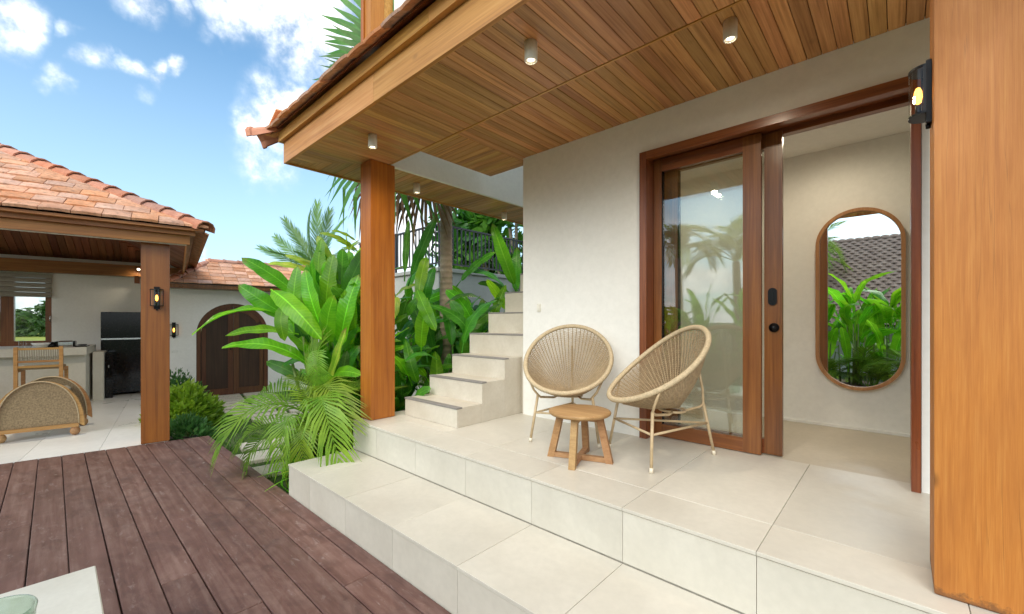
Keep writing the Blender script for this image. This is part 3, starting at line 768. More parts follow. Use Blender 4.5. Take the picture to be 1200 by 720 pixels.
# mirror
mir = thing('wall_mirror', 'tall pill shaped wooden framed mirror on the corridor wall', 'mirror', (-.238, 4.479, .84))
def stadium(rad, hh, n=28):
    p = [(rad * math.cos(a), hh + rad * math.sin(a)) for a in [math.pi * k / n for k in range(n + 1)]]
    p += [(rad * math.cos(a), -hh + rad * math.sin(a)) for a in [math.pi + math.pi * k / n for k in range(n + 1)]]
    return p
HH = (2.324 - .84) / 2 - .281
def ringprism(o_, i_, y0, y1, zc):
    n = len(o_); vs = [(p[0], y0, p[1] + zc) for p in o_] + [(p[0], y0, p[1] + zc) for p in i_] + [(p[0], y1, p[1] + zc) for p in o_] + [(p[0], y1, p[1] + zc) for p in i_]
    fs = []
    for k in range(n):
        l = (k + 1) % n
        fs += [(k, l, n + l, n + k), (2 * n + k, 3 * n + k, 3 * n + l, 2 * n + l), (k, 2 * n + k, 2 * n + l, l), (n + k, n + l, 3 * n + l, 3 * n + k)]
    q = MB(); q.add(vs, fs); return q
ZC = (2.324 - .84) / 2
mk('mirror_frame', ringprism(stadium(.284, HH), stadium(.258, HH), -.046, 0, ZC), M['oak'], mir)
mk('mirror_glass', MB().prism([(p[0], p[1] + ZC) for p in stadium(.2585, HH)], 1, -.022, -.004), M['mirror'], mir)

# ================================================================== wicker chairs
def egg_chair(name, label, A, B_, C_, group, seed):
    """A, B front feet, C back foot (world xy). Own frame: +x = the way it faces."""
    A, B_, C_ = Vector((*A, 0)), Vector((*B_, 0)), Vector((*C_, 0))
    mid = (A + B_) / 2; f = (mid - C_).normalized(); org = (A + B_ + C_) / 3 + Vector((0, 0, .5105))
    t = thing(name, label, 'chair', org, math.atan2(f.y, f.x), group)
    inv = Matrix.Rotation(-math.atan2(f.y, f.x), 3, 'Z')
    feet = [inv @ (p - (A + B_ + C_) / 3) for p in (A, B_, C_)]
    # rim: egg loop on a tilted plane; low at the front (+x), high at the back
    c0 = Vector((.015, 0, .622)); tilt = R(38); ex = Vector((math.cos(tilt), 0, -math.sin(tilt))); ey = Vector((0, 1, 0)); en = ex.cross(ey)
    a_, b_ = .372, .325
    def rim(th, k=1.0):
        # egg: narrower towards the low front... wider at the back
        wdt = b_ * (1 + .04 * math.cos(th + math.pi))
        p = ex * (a_ * math.cos(th)) + ey * (wdt * math.sin(th))
        bow = .035 * (abs(math.sin(th)) ** 2)
        return c0 + p * k - en * (bow * (k ** 2))
    if en.z < 0: en = -en
    n = 56
    mk('rim', MB().tube([rim(2 * math.pi * k / n) for k in range(n)], .0165, 9, closed=True), M['ropelight'], t)
    # wrapped cord ridges on the rim
    q = MB()
    for k in range(150):
        th = 2 * math.pi * k / 150; p = rim(th); d = (rim(th + .01) - rim(th - .01)).normalized()
        u = d.orthogonal().normalized(); v_ = d.cross(u)
        q.tube([p + (u * math.cos(x) + v_ * math.sin(x)) * .0168 + d * (.0011 * i) for i, x in enumerate([2 * math.pi * j / 6 for j in range(6)])], .0026, 3, closed=True)
    mk('rim_wrapping', q, M['ropelight'], t, kind='stuff')
    # shell: bowl between rim and the hub low at the back
    hub = Vector((-.10, 0, .335))
    def shell(th, s):      # s 0 rim .. 1 hub
        p = rim(th); h = hub + Vector((.035 * math.cos(th), .06 * math.sin(th), 0))
        q_ = p.lerp(h, s)
        # belly outwards (bowl)
        bul = math.sin(math.pi * min(1, s)) ** .9 * .024
        outd = (p - c0); outd = (outd - en * outd.dot(en)).normalized()
        return q_ + outd * bul - en * (.012 * math.sin(math.pi * s))
    rg = random.Random(seed)
    NR = 62; warp = MB()
    for k in range(NR):
        th = 2 * math.pi * (k + rg.uniform(-.12, .12)) / NR
        warp.tube([shell(th, s) for s in (0, .12, .28, .45, .62, .8, .93, 1)], .0034, 4)
    mk('warp_cord', warp, M['rope'], t, kind='stuff')
    # weave: cords running round, in and out of the warp, dense at the hub and open next to the rim
    weave = MB(); NT_ = 58
    for r_ in range(NT_):
        s = .055 + .93 * (r_ / (NT_ - 1)) ** .92
        pts = []
        NP = NR * 2
        for k in range(NP):
            th = math.pi * 2 * k / NP
            off = .0036 * (1 if ((k // 2) + r_) % 2 else -1) if k % 2 == 0 else 0
            p = shell(th, s); nn = (p - (c0 + en * .1)).normalized()
            pts.append(p + nn * off)
        weave.tube(pts, .0030, 3, closed=True)
    mk('seat_weave', weave, M['rope'], t, kind='stuff')
    # frame
    mk('hub_ring', MB().tube([hub + Vector((.075 * math.cos(x), .10 * math.sin(x), -.022)) for x in [2 * math.pi * k / 20 for k in range(20)]], .008, 6, closed=True), M['chairmetal'], t)
    joints = []
    for i, ft in enumerate(feet):
        d = Vector((ft.x, ft.y, 0)); ang = math.atan2(d.y, d.x); dn = d.normalized()
        J = Vector((d.x * .80, d.y * .80, .345)); joints.append(J)
        g_ = mk('leg', MB().tube([Vector((ft.x, ft.y, .004)), J], [.0095, .0105], 8), M['chairmetal'], t)
        mk('foot_cap', MB().tube([Vector((ft.x, ft.y, 0)), Vector((ft.x, ft.y, 0)).lerp(J, .085)], .0125, 10), M['footcap'], g_)
        # support arm: hub - joint - rim
        th = math.atan2(d.y / b_, (d.x) / a_)
        if i < 2: th = math.copysign(R(62), d.y)
        R_ = rim(th)
        H = hub + Vector((.075 * math.cos(ang), .10 * math.sin(ang), -.022))
        mid_ = J.lerp(H, .18) + Vector((0, 0, -.012))
        if i == 2:
            R_ = shell(math.pi, .30) + Vector((-.012, 0, -.01)); 
        mk('support_arm', MB().tube([R_, R_.lerp(J, .75) + dn * .012, J, J.lerp(H, .14) + Vector((0, 0, -.016)), H.lerp(J, .2) + Vector((0, 0, -.016)), H], .0085, 8), M['chairmetal'], t)
    for i in range(3):
        a, b2 = [Vector((feet[j].x, feet[j].y, 0)).lerp(joints[j], .62) for j in (i, (i + 1) % 3)]
        mk('stretcher', MB().tube([a, b2], .0078, 7), M['chairmetal'], t)
    return t
egg_chair('wicker_chair', 'round wicker lounge chair turned sideways in front of the sliding door', (-1.065, 2.368), (-1.50, 2.646), (-.904, 2.987), 'wicker egg chairs on the terrace', 1)
egg_chair('wicker_chair', 'round wicker lounge chair facing out, against the white wall by the light switch', (-2.003, 2.385), (-1.55, 2.60), (-2.01, 2.955), 'wicker egg chairs on the terrace', 2)

# stool table
st = thing('side_table', 'small round wooden side table standing between the two wicker chairs', 'side table', (-1.512, 2.295, .5105), R(0))
q = MB(); q.lathe([(0, .293), (.188, .293), (.196, .299), (.199, .308), (.196, .316), (.188, .3195), (0, .3195)], 40)
mk('table_top', q, M['teak'], st)
for s_ in range(4):
    a = R(20 + 90 * s_); d = Vector((math.cos(a), math.sin(a), 0)); sd_ = Vector((-d.y, d.x, 0))
    f0 = d * .192; f1 = d * .125
    q = MB(); wv, tk = .020, .021
    q.hexa([f0 - d * tk * 1.1 - sd_ * wv, f0 + d * tk - sd_ * wv, f0 + d * tk + sd_ * wv, f0 - d * tk * 1.1 + sd_ * wv] +
           [f1 + Vector((0, 0, .292)) + x for x in (-d * tk - sd_ * wv, d * tk - sd_ * wv, d * tk + sd_ * wv, -d * tk + sd_ * wv)])
    mk('leg', q, M['teak'], st)
for s_ in range(2):
    a = R(20 + 90 * s_); d = Vector((math.cos(a), math.sin(a), 0))
    z = .012 + .0 * s_
    mk('cross_bar', MB().bar(d * -.170 + Vector((0, 0, .018 + .001 * s_)), d * .170 + Vector((0, 0, .018 + .001 * s_)), .034, .030 - .004 * s_), M['teak'], st)
    mk('top_rail', MB().bar(d * -.118 + Vector((0, 0, .272)), d * .118 + Vector((0, 0, .272)), .032, .036 - .004 * s_), M['teak'], st)

# stone topped table at the near left corner, with a glass
tb = thing('low_table', 'pale stone topped low table corner at the bottom left of the deck', 'table', (-1.85, -.25, .002))
mk('table_top', MB().cbox((-.578, -.55, .358), (.45, .368, .398), .004), M['tabletop'], tb)
for sx in (-.45, .36):
    for sy in (-.45, .22): mk('leg', MB().cbox((sx - .03, sy - .03, 0), (sx + .03, sy + .03, .3575), .004), M['black'], tb)
va = MB().lathe([(.0, 0), (.068, 0), (.076, .008), (.079, .12), (.082, .232), (.085, .250), (.0825, .255), (.078, .250), (.073, .12), (.069, .02), (0, .016)], 48)
o = mk('glass_vase', va, M['vase'], None, (-1.70, -.112, .4005)); tag(o, 'thick greenish glass vase standing on the low stone table', 'vase')

# ================================================================== PAVILION (own frame, front looks along +x)
pav = thing('pavilion', 'open sided pool pavilion with a hipped terracotta tile roof and orange timber post', 'pavilion', (0, 0, 0), PAV)
def pp(name, mb, mat, par=None, loc=(0, 0, 0), rot=None, kind=None): return mk(name, mb, mat, par or pav, loc, rot, kind)
pf = mk('pavilion_floor', MB().box((-11.5, -7, -.12), (-6.372, -.062, -.016)).box((-11.5, -.062, -.12), (-6.66, -.0, -.016)), M['grout'], None, (0, 0, 0), (0, 0, PAV), kind='structure')
rng = random.Random(21)
yy = -.064; 
ys = [-.064 - .58 * k for k in range(0, 9)]
xs = [-6.374 - 1.16 * k for k in range(0, 5)] 
for i in range(len(ys) - 1):
    off = 0
    for j in range(len(xs) - 1):
        a = (max(xs[j + 1], -11.5) + g, ys[i + 1] + g, -.014); b_ = (xs[j] - g, ys[i] - g, .001 + rng.uniform(-.0006, .0006))
        tile('floor_tile', a, b_, pf, M['ptile'])
# posts
mk('pavilion_post', MB().cbox((-.125, -.127, 0), (.125, .127, 2.36), .006), M['pavpost'], pav, (-6.49, -.178, .0015))
# fascia and eaves
EX, EY = -6.06, .326
pp('fascia_board', MB().box((-6.24, -7, 2.30), (-6.215, .135, 2.40)), M['pfascia'])
pp('fascia_trim', MB().box((-6.24, -7, 2.402), (-6.165, .185, 2.448)), M['pfascia'])
pp('eave_board', MB().box((-6.24, -7, 2.450), (-6.095, .26, 2.478)), M['pfascia'])
pp('eave_strip', MB().box((-6.275, -7, 2.292), (-6.242, .105, 2.318)), M['lamp'])
pp('fascia_board', MB().box((-11.8, .11, 2.30), (-6.245, .135, 2.40)), wood('pav_fascia_x', (.24, .085, .020), (.42, .175, .042), (.55, .27, .08), 0, .45, .1, 14, .3))
pp('fascia_trim', MB().box((-11.8, .112, 2.402), (-6.245, .175, 2.462)), bpy.data.materials['pav_fascia_x'])
# ceiling, open to the roof: four sloping planes of boards (the far and right ones in view)
T28 = math.tan(R(28)); AX, AY, RUN = -9.06, -2.674, 3.0
zc = lambda d: 2.455 + (d - .13) * T28     # underside height at distance d in from the eave
ce = MB()
ce.hexa([(-11.93, -7, zc(.13)), (-11.93, .19, zc(.13)), (AX, AY, zc(3.0)), (AX, -7, zc(3.0))] + [(-11.93, -7, zc(.13) + .02), (-11.93, .19, zc(.13) + .02), (AX, AY, zc(3.) + .02), (AX, -7, zc(3.) + .02)])
ce.hexa([(-6.19, -7, zc(.13)), (AX, -7, zc(3.0)), (AX, AY, zc(3.0)), (-6.19, .19, zc(.13))] + [(-6.19, -7, zc(.13) + .02), (AX, -7, zc(3.) + .02), (AX, AY, zc(3.) + .02), (-6.19, .19, zc(.13) + .02)])
ce.add([(-11.93, .19, zc(.13)), (-6.19, .19, zc(.13)), (AX, AY, zc(3.0)), (-11.93, .19, zc(.13) + .02), (-6.19, .19, zc(.13) + .02), (AX, AY, zc(3.0) + .02)], [(0, 2, 1), (3, 4, 5), (0, 1, 4, 3), (1, 2, 5, 4), (2, 0, 3, 5)])
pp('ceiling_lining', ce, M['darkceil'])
bt = math.atan(T28)
for k in range(44):       # boards on the far slope, running down it
    y0 = -4.4 + k * .105; y1 = y0 + .098; L0 = max(0, y1 - AY)
    if -11.8 + 3.0 * .95 < AX - 0: pass
    x_hi = AX - .02 - L0; x_lo = -11.80
    if x_hi - x_lo < .12: continue
    L = (x_hi - x_lo) / math.cos(bt)
    cx = (x_hi + x_lo) / 2; d = cx + 12.06
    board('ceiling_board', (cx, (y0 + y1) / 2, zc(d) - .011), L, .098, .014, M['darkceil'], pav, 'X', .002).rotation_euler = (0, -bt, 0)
for k in range(22):       # right slope, seen between post and hip
    x0 = -10.9 + k * .21; x1 = x0 + .20
    m_ = min(x1 - (-12.06), -6.06 - x0)
    y_hi = EY - .16; y_lo = max(AY + .02, EY - min(x0 + 12.06, -6.06 - x1))
    if y_hi - y_lo < .12: continue
    L = (y_hi - y_lo) / math.cos(bt); cy = (y_hi + y_lo) / 2
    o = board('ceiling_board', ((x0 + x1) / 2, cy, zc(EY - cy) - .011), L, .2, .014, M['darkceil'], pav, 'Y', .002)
    o.matrix_local = Matrix.Translation(o.location) @ (Matrix.Rotation(bt, 3, 'X').inverted() @ Matrix.Rotation(R(90), 3, 'Z')).to_4x4()
pp('roof_beam', MB().box((-11.49, -7, 2.30), (-11.30, .105, 2.52)), wood('beam_wood_y', (.16, .055, .016), (.28, .10, .027), (.38, .15, .045), 1, .45, .1, 16))
pp('roof_beam', MB().box((-6.60, -7, 2.362), (-6.36, -.30, 2.45)), bpy.data.materials['beam_wood_y'])
pp('wall_bracket', MB().box((-11.29, -.63, 2.16), (-11.15, -.55, 2.31)), M['pavpost'])
# roof
rd = MB()
zr = lambda d: 2.475 + d * T28
rd.add([(EX - .04, -7, zr(.04)), (EX - .04, EY - .04, zr(.04)), (AX, AY, zr(3.0)), (AX, -7, zr(3.0)), (-12.02, EY - .04, zr(.04)), (-12.02, -7, zr(.04))], [(0, 1, 2, 3), (1, 4, 2), (4, 5, 3, 2)])
pp('roof_deck', rd, M['pfascia'])
W_, EXPO = .225, .215
pme = tile_mesh(W_ - .006, .30, .028, .005).mesh('roof_tile'); pme.materials.append(M['terra'])
rng = random.Random(8); q = MB(); count = 0
t28 = R(28)
for r_ in range(15):
    d = -.0 + r_ * EXPO * math.cos(t28); z = 2.487 + r_ * EXPO * math.sin(t28)
    yhip = EY - d
    dt, ht = .285 * math.cos(t28), .285 * math.sin(t28)      # plan length and rise of one tile
    y = yhip - .02 - (W_ / 2 if r_ % 2 else 0) + W_
    while y > -6.5:
        cy = y - W_ / 2
        rot = Matrix.Rotation(R(90), 3, 'Z') @ Matrix.Rotation(t28 - R(3.2) + rng.uniform(-.022, .018), 3, 'X')
        loc = (EX - d, cy, z + rng.uniform(-.002, .003))
        if y > yhip - dt - .02:      # cut to the hip
            y0, y1 = y - W_ + .0025, y - .0025
            b1, t1 = min(y1, yhip - .012), min(y1, yhip - dt - .012); b0, t0 = min(y0, b1), min(y0, t1)
            if b1 - b0 > .03:
                zt_ = z + ht - .010; P4 = [(0, b0 - cy, 0), (0, b1 - cy, 0), (-dt, t1 - cy + .0006, zt_ - z), (-dt, t0 - cy, zt_ - z)]
                mk('roof_tile', MB().hexa(P4 + [(p[0], p[1], p[2] + .024) for p in P4]), M['terra'], pav, loc); count += 1
        elif cy > -3.1 and count < 290:
            link('roof_tile', pme, None, pav, loc, rot); count += 1
        else:
            add_tile(q, W_ - .004, .30, .024, Matrix.Translation(loc) @ rot.to_4x4())
        y -= W_
    # the slope facing right, seen edge on
    x = EX - d - .42
    while x > -11.6:
        add_tile(q, W_ - .004, .33, .018, Matrix.Translation((x - W_ / 2, EY - d, z - .012)) @ (Matrix.Rotation(R(180), 3, 'Z') @ Matrix.Rotation(t28 - R(3.2), 3, 'X')).to_4x4())
        x -= W_
pp('roof_tile_rows', q, M['terra'], kind='stuff')
pcap = cap_mesh(.31, .125, .108, .02, .007).mesh('hip_cap'); pcap.materials.append(M['ridge'])
hp = math.atan(T28 / math.sqrt(2))
for i in range(17):
    d = i * .245 + .06
    p = Vector((EX - d * .7071, EY - d * .7071, 2.452 + d * math.tan(hp)))
    rot = Matrix.Rotation(R(135), 3, 'Z') @ Matrix.Rotation(hp - .045, 3, 'X')
    link('hip_cap', pcap, None, pav, p, rot)
# back wall with the window opening
WXB = -11.5
b = MB().box((WXB - .2, -1.80, -.1), (WXB, .06, 2.6)); b.box((WXB - .2, -7, -.1), (WXB, -1.8005, .955)); b.box((WXB - .2, -7, 2.28), (WXB, -1.8005, 2.6)); b.box((WXB - .2, -7, .9555), (WXB, -4.2, 2.2795))
pp('back_wall', b, M['plaster2'])
pp('right_wall', MB().box((WXB, -.10, -.1), (-10.32, .06, 2.29)), M['plaster2'])
wn = pp('window', MB().box((WXB - .12, -1.882, .957), (WXB - .02, -1.803, 2.279)).box((WXB - .12, -4.19, .957), (WXB - .02, -1.8825, 1.045)).box((WXB - .12, -2.43, 1.0455), (WXB - .02, -2.268, 2.279)).box((WXB - .12, -3.6, 1.0455), (WXB - .02, -3.5, 2.279)), M['door'])
for (a, c) in ((-2.267, -1.883), (-3.499, -2.431)): mk('window_pane', MB().box((WXB - .075, a, 1.046), (WXB - .069, c, 2.278)), M['glass2'], wn)
bl = pp('roman_blind', MB().box((WXB + .004, -4.1, 2.20), (WXB + .035, -1.79, 2.275)), M['linen'])
for k in range(4):
    q = MB(); z1 = 2.199 - k * .088
    vs = []; 
    for yy in (-4.1, -1.795):
        for (xx, zz) in ((.006, z1), (.030, z1 - .01), (.045 + .004 * k, z1 - .055), (.034, z1 - .087), (.006, z1 - .08)): vs.append((WXB + xx, yy, zz))
    q.add(vs, [(0, 1, 2, 3, 4), (9, 8, 7, 6, 5)] + [(i, (i + 1) % 5, 5 + (i + 1) % 5, 5 + i) for i in range(5)])
    mk('blind_fold', q, M['linen'], bl)
pp('window_handle', MB().tube([(WXB - .018, -1.815, 1.50), (WXB + .03, -1.815, 1.50), (WXB + .032, -1.815, 1.40)], .008, 6), M['steel'])
# downlight inside
t = thing('ceiling_spotlight', 'tiny dark cylinder spotlight under the pavilion eave', 'ceiling light', pw(-7.6, -1.15, 2.93), 0)
mk('lamp_body', MB().lathe([(.035, .1), (.035, -.0), (.030, -.0), (.028, .012), (0, .012)], 16).tube([(0, 0, .09), (0, 0, .30)], .012, 6), M['black'], t)
mk('lamp_lens', MB().lathe([(0, .004), (.027, .004), (.027, .010)], 14), M['spot'], t); beam(t, (0, 0, -.01), 20)
t = thing('wall_spotlight', 'small lit spotlight on the pavilion back beam beside the post', 'spotlight', pw(-11.28, -.57, 2.44), PAV)
mk('lamp_body', MB().tube([(0, 0, 0), (.06, 0, 0)], [.02, .03], 12), M['black'], t); mk('lamp_lens', MB().tube([(.061, 0, 0), (.066, 0, 0)], .024, 12), M['spot'], t); beam(t, (.09, 0, 0), 1.2)
lantern(pw(-6.364, -.165, 1.672), PAV, 'black wall lantern with a lit bulb on the orange pavilion post', .86, .10)
lantern(pw(-10.285, -.02, 1.24), PAV, 'small wall lantern half hidden behind the pavilion post, left of the arched gate', .95, .15)
o = mk('light_switch', MB().cbox((0, -.05, -.03), (.012, .05, .03), .003), M['white'], None, pw(-10.29, -.005, .83), (0, 0, PAV)); tag(o, 'small white switch plate low on the garden wall beside the post', 'light switch')

# furniture
ctr = thing('bar_counter', 'pale concrete bar counter below the window with a thick top', 'counter', pw(-10.4, -1.18, 0), PAV)
mk('counter_top', MB().cbox((-.55, -4, .845), (.52, .03, .975), .006), M['counter'], ctr)
mk('counter_base', MB().cbox((-.55, -4, 0), (.36, 0, .844), .004), M['counter'], ctr)
t = thing('low_cabinet', 'narrow pale cabinet end next to the black fridge', 'cabinet', pw(-10.75, -1.04, 0), PAV)
mk('cabinet_body', MB().cbox((-.4, -.10, 0), (.30, .04, .86), .004), M['counter'], t)
t = thing('water_dispenser', 'slim black appliance standing against the fridge side', 'appliance', pw(-10.85, -.945, 0), PAV)
mk('dispenser_body', MB().cbox((-.3, -.045, 0), (.25, .05, .84), .006), M['blackp'], t); mk('tap', MB().tube([(.25, 0, .6), (.29, 0, .6), (.29, 0, .56)], .01, 6), M['steel'], t)
fr_ = thing('fridge', 'tall glossy black two door fridge behind the pavilion post', 'fridge', pw(-11.22, -.80, .0), PAV)
mk('fridge_body', MB().cbox((-.25, -.285, .03), (.24, .33, 1.58), .008), M['blackp'], fr_)
mk('fridge_door', MB().cbox((.2405, -.285, 1.085), (.29, .33, 1.58), .006), M['blackp'], fr_)
mk('fridge_door', MB().cbox((.2405, -.285, .04), (.29, .33, 1.055), .006), M['blackp'], fr_)
mk('steel_strip', MB().box((.2408, -.285, 1.0555), (.286, .33, 1.0845)), M['steel'], fr_)
# on the counter
def on_ctr(y, x=-10.15): return pw(x, y, .976)
o = mk('drinking_glass', MB().lathe([(0, 0), (.032, 0), (.038, .10), (.036, .10), (.030, .006), (0, .006)], 16), M['glass2'], None, on_ctr(-1.84)); tag(o, 'clear drinking glass on the bar counter left of the bowl', 'glass')
o = mk('drinking_glass', MB().lathe([(0, 0), (.026, 0), (.03, .12), (.028, .12), (.024, .006), (0, .006)], 16), M['glass2'], None, on_ctr(-1.93, -10.2)); tag(o, 'taller narrow glass on the bar counter nearest the window mullion', 'glass')
o = mk('serving_bowl', MB().lathe([(0, 0), (.05, 0), (.10, .045), (.118, .075), (.112, .075), (.09, .045), (.045, .008), (0, .008)], 24), M['white'], None, on_ctr(-1.70)); tag(o, 'white ceramic bowl on the bar counter below the window', 'bowl')
t = thing('toaster', 'chrome toaster with black ends on the bar counter', 'toaster', on_ctr(-1.42), PAV)
mk('toaster_body', MB().cbox((-.07, -.085, .012), (.07, .085, .105), .02), M['steel'], t); mk('toaster_end', MB().cbox((-.072, -.11, .0), (.072, -.086, .10), .008), M['blackp'], t); mk('toaster_end', MB().cbox((-.072, .086, .0), (.072, .11, .10), .008), M['blackp'], t)
t = thing('kettle', 'small black kettle on the bar counter between bowl and toaster', 'kettle', on_ctr(-1.575), PAV)
mk('kettle_body', MB().lathe([(0, 0), (.055, 0), (.06, .03), (.045, .075), (.02, .085), (0, .09)], 16), M['blackp'], t); mk('handle', MB().tube([(0, .05, .03), (0, .085, .05), (0, .06, .09), (0, .02, .085)], .008, 6), M['blackp'], t)
t = thing('gas_hob', 'low black hob at the right end of the bar counter', 'hob', on_ctr(-1.235), PAV)
mk('hob_plate', MB().cbox((-.15, -.07, 0), (.15, .075, .018), .004), M['blackp'], t)
for sx in (-.07, .07): mk('pan_support', MB().tube([(sx + .05 * math.cos(x), .05 * math.sin(x), .03) for x in [2 * math.pi * k / 12 for k in range(12)]], .006, 5, closed=True), M['black'], t)
# bar stool with a corded back
t = thing('bar_stool', 'wooden bar stool with a corded backrest pulled up to the counter', 'bar stool', pw(-9.35, -1.56, 0), PAV)
for sy in (-.225, .225):
    mk('leg', MB().bar((.19, sy, 0), (.19, sy, 1.03), .045, .04, (0, 1, 0)), M['ratwood'], t)
    mk('leg', MB().bar((-.19, sy, 0), (-.19, sy, .70), .04, .04, (0, 1, 0)), M['ratwood'], t)
    mk('side_rail', MB().bar((-.19, sy, .68), (.17, sy, .68), .03, .04), M['ratwood'], t)
    mk('foot_rail', MB().bar((-.19, sy, .28), (.17, sy, .28), .025, .03), M['ratwood'], t)
for z in (1.0, .815, .74): mk('back_rail', MB().bar((.19, -.205, z), (.19, .205, z), .025, .03), M['ratwood'], t)
mk('seat', MB().cbox((-.21, -.22, .695), (.165, .22, .735), .01), M['cane'], t)
cd = MB()
for k in range(17): cd.bar((.19, -.19 + k * .0237, .83), (.19, -.19 + k * .0237, .99), .012, .018, (1, 0, 0))
mk('backrest_cord', cd, M['linen'], t, kind='stuff')
# arch sided armchairs
def arch_chair(label, loc, rz):
    t = thing('rattan_armchair', label, 'armchair', loc, rz, 'arched rattan armchairs in the pavilion')
    n = 22; W2 = .385; H = .585
    def arch(sx, sz, z0): return [(sx * math.cos(math.pi * k / n), z0 + sz * (math.sin(math.pi * k / n) ** .86)) for k in range(n + 1)]
    for side, x0 in ((0, -.03), (1, -.62)):
        o_ = arch(W2, H, .10); i_ = arch(W2 - .05, H - .05, .145)
        vs = []; fs = []; m = len(o_)
        for xx in (x0, x0 + .05):
            vs += [(xx, p[0], p[1]) for p in o_] + [(xx, p[0], p[1]) for p in i_]
        for k in range(m - 1):
            fs += [(k, k + 1, m + k + 1, m + k), (2 * m + k, 3 * m + k, 3 * m + k + 1, 2 * m + k + 1), (k, 2 * m + k, 2 * m + k + 1, k + 1), (m + k, m + k + 1, 3 * m + k + 1, 3 * m + k)]
        fs += [(0, m, 3 * m, 2 * m), (m - 1, 3 * m - 1, 4 * m - 1, 2 * m - 1)]
        q = MB(); q.add(vs, fs)
        fr2 = mk('side_frame', q, M['ratwood'], t)
        mk('bottom_rail', MB().box((x0 + .002, -W2 + .052, .10), (x0 + .048, W2 - .052, .1445)), M['ratwood'], fr2)
        mk('cane_panel', MB().prism([(p[0] * .995, p[1]) for p in i_], 0, x0 + .018, x0 + .026), M['cane'], fr2)
        bead = MB().tube([(x0 + .052, p[0], p[1]) for p in arch(W2 - .048, H - .048, .146)], .007, 6); mk('bead', bead, M['ropelight'], fr2)
        for sy in (-.30, .30):
            mk('ball_foot', MB().lathe([(0, 0), (.028, .006), (.044, .03), (.048, .052), (.042, .078), (.025, .099)], 18), M['teak'], fr2, (x0 + .025, sy, .0))
    mk('seat', MB().cbox((-.568, -.26, .18), (-.032, .26, .36), .03), M['linen'], t)
    mk('backrest', MB().cbox((-.568, .06, .362), (-.032, .19, .56), .03), M['linen'], t)
    return t
ac = arch_chair('rattan armchair with a full caned arch side nearest the deck', pw(-7.43, -1.265, .0015), PAV)
copy_thing(ac, pw(-9.0, -2.33, .0015), PAV + R(8), 'rattan armchair cut by the left edge of the photo, behind the nearer one')

# ================================================================== garden wall with arched gate
gw = thing('garden_wall', 'white garden wall with an arched dark wooden gate and a small tiled roof', 'wall', pw(-10.29, 0, -.13), PAV)
GC, GR, GS = .937, .615, 1.15 + .13      # gate centre, radius, spring height
pts = [(GC + GR * math.cos(math.pi * k / 24), GS + GR * math.sin(math.pi * k / 24)) for k in range(25)]
q = MB()
def quadwall(a, b2, zb, zt):
    q.hexa([(-.2, a, zb[0]), (0, a, zb[0]), (0, b2, zb[1]), (-.2, b2, zb[1]), (-.2, a, zt), (0, a, zt), (0, b2, zt), (-.2, b2, zt)])
ZT = 2.30
quadwall(-.2, GC - GR, (0, 0), ZT); quadwall(GC + GR, 8., (0, 0), ZT)
for k in range(24):
    p0, p1 = pts[k + 1], pts[k]
    quadwall(p0[0], p1[0], (p0[1], p1[1]), ZT)
mk('wall', q, M['plaster'], gw)
gate = mk('gate_frame', ringprism([(p[0], p[1]) for p in ([(GR, 0)] + [(GR * math.cos(math.pi * k / 24), GS + GR * math.sin(math.pi * k / 24)) for k in range(25)] + [(-GR, 0)])],
                                  [(p[0], p[1]) for p in ([(GR - .07, 0)] + [((GR - .07) * math.cos(math.pi * k / 24), GS + (GR - .07) * math.sin(math.pi * k / 24)) for k in range(25)] + [(-GR + .07, 0)])], -.07, 0, 0), M['gatef'], gw, (-.085, GC, 0), (0, 0, R(90)))
# (frame built in its own x-z plane, turned to face the path)
r2 = GR - .07
for s in (-1, 1):
    def arcx(x): return GS + math.sqrt(max(0, r2 * r2 - x * x))
    xs_ = [s * (.0025 + (r2 - .0035) * k / 12) for k in range(13)]
    poly = [(x, .03) for x in xs_] + [(x, arcx(x)) for x in reversed(xs_)]
    lf = MB(); n = 13
    vs = []
    for yv in (-.045, -.005):
        vs += [(x, yv, .03) for x in xs_] + [(x, yv, arcx(x)) for x in xs_]
    fs = []
    for k in range(12):
        fs += [(k, k + 1, n + k + 1, n + k), (2 * n + k, 3 * n + k, 3 * n + k + 1, 2 * n + k + 1), (k, 2 * n + k, 2 * n + k + 1, k + 1), (n + k, n + k + 1, 3 * n + k + 1, 3 * n + k)]
    fs += [(0, n, 3 * n, 2 * n), (n - 1, 3 * n - 1, 4 * n - 1, 2 * n - 1)]
    lf.add(vs, fs); mk('gate_leaf', lf, M['gatew'], gate)
    e = MB()
    e.box((s * .0025 if s > 0 else -.095, -.062, .03), (.095 if s > 0 else -.0025, -.046, arcx(.05) - .01))
    e.box((min(s * .46, s * .53), -.062, .03), (max(s * .46, s * .53), -.046, arcx(.53) - .01))
    e.box((min(s * .096, s * .459), -.060, .03), (max(s * .096, s * .459), -.046, .17))
    m = 10
    for k in range(m):
        a0, a1 = [R(90 - s * (10 + 52 * (kk) / m)) for kk in (k, k + 1)]
        ro, ri = r2 - .005, r2 - .085
        P4 = [(ro * math.cos(a0), GS + ro * math.sin(a0)), (ro * math.cos(a1), GS + ro * math.sin(a1)), (ri * math.cos(a1), GS + ri * math.sin(a1)), (ri * math.cos(a0), GS + ri * math.sin(a0))]
        e.hexa([(x, -.061, z) for x, z in P4] + [(x, -.046, z) for x, z in P4])
    mk('gate_stile', e, M['gatef'], gate)
mk('gate_handle', MB().tube([(-.05, -.062, 1.05), (-.05, -.09, 1.05), (-.05, -.09, .95), (-.05, -.062, .95)], .008, 6), M['black'], gate)
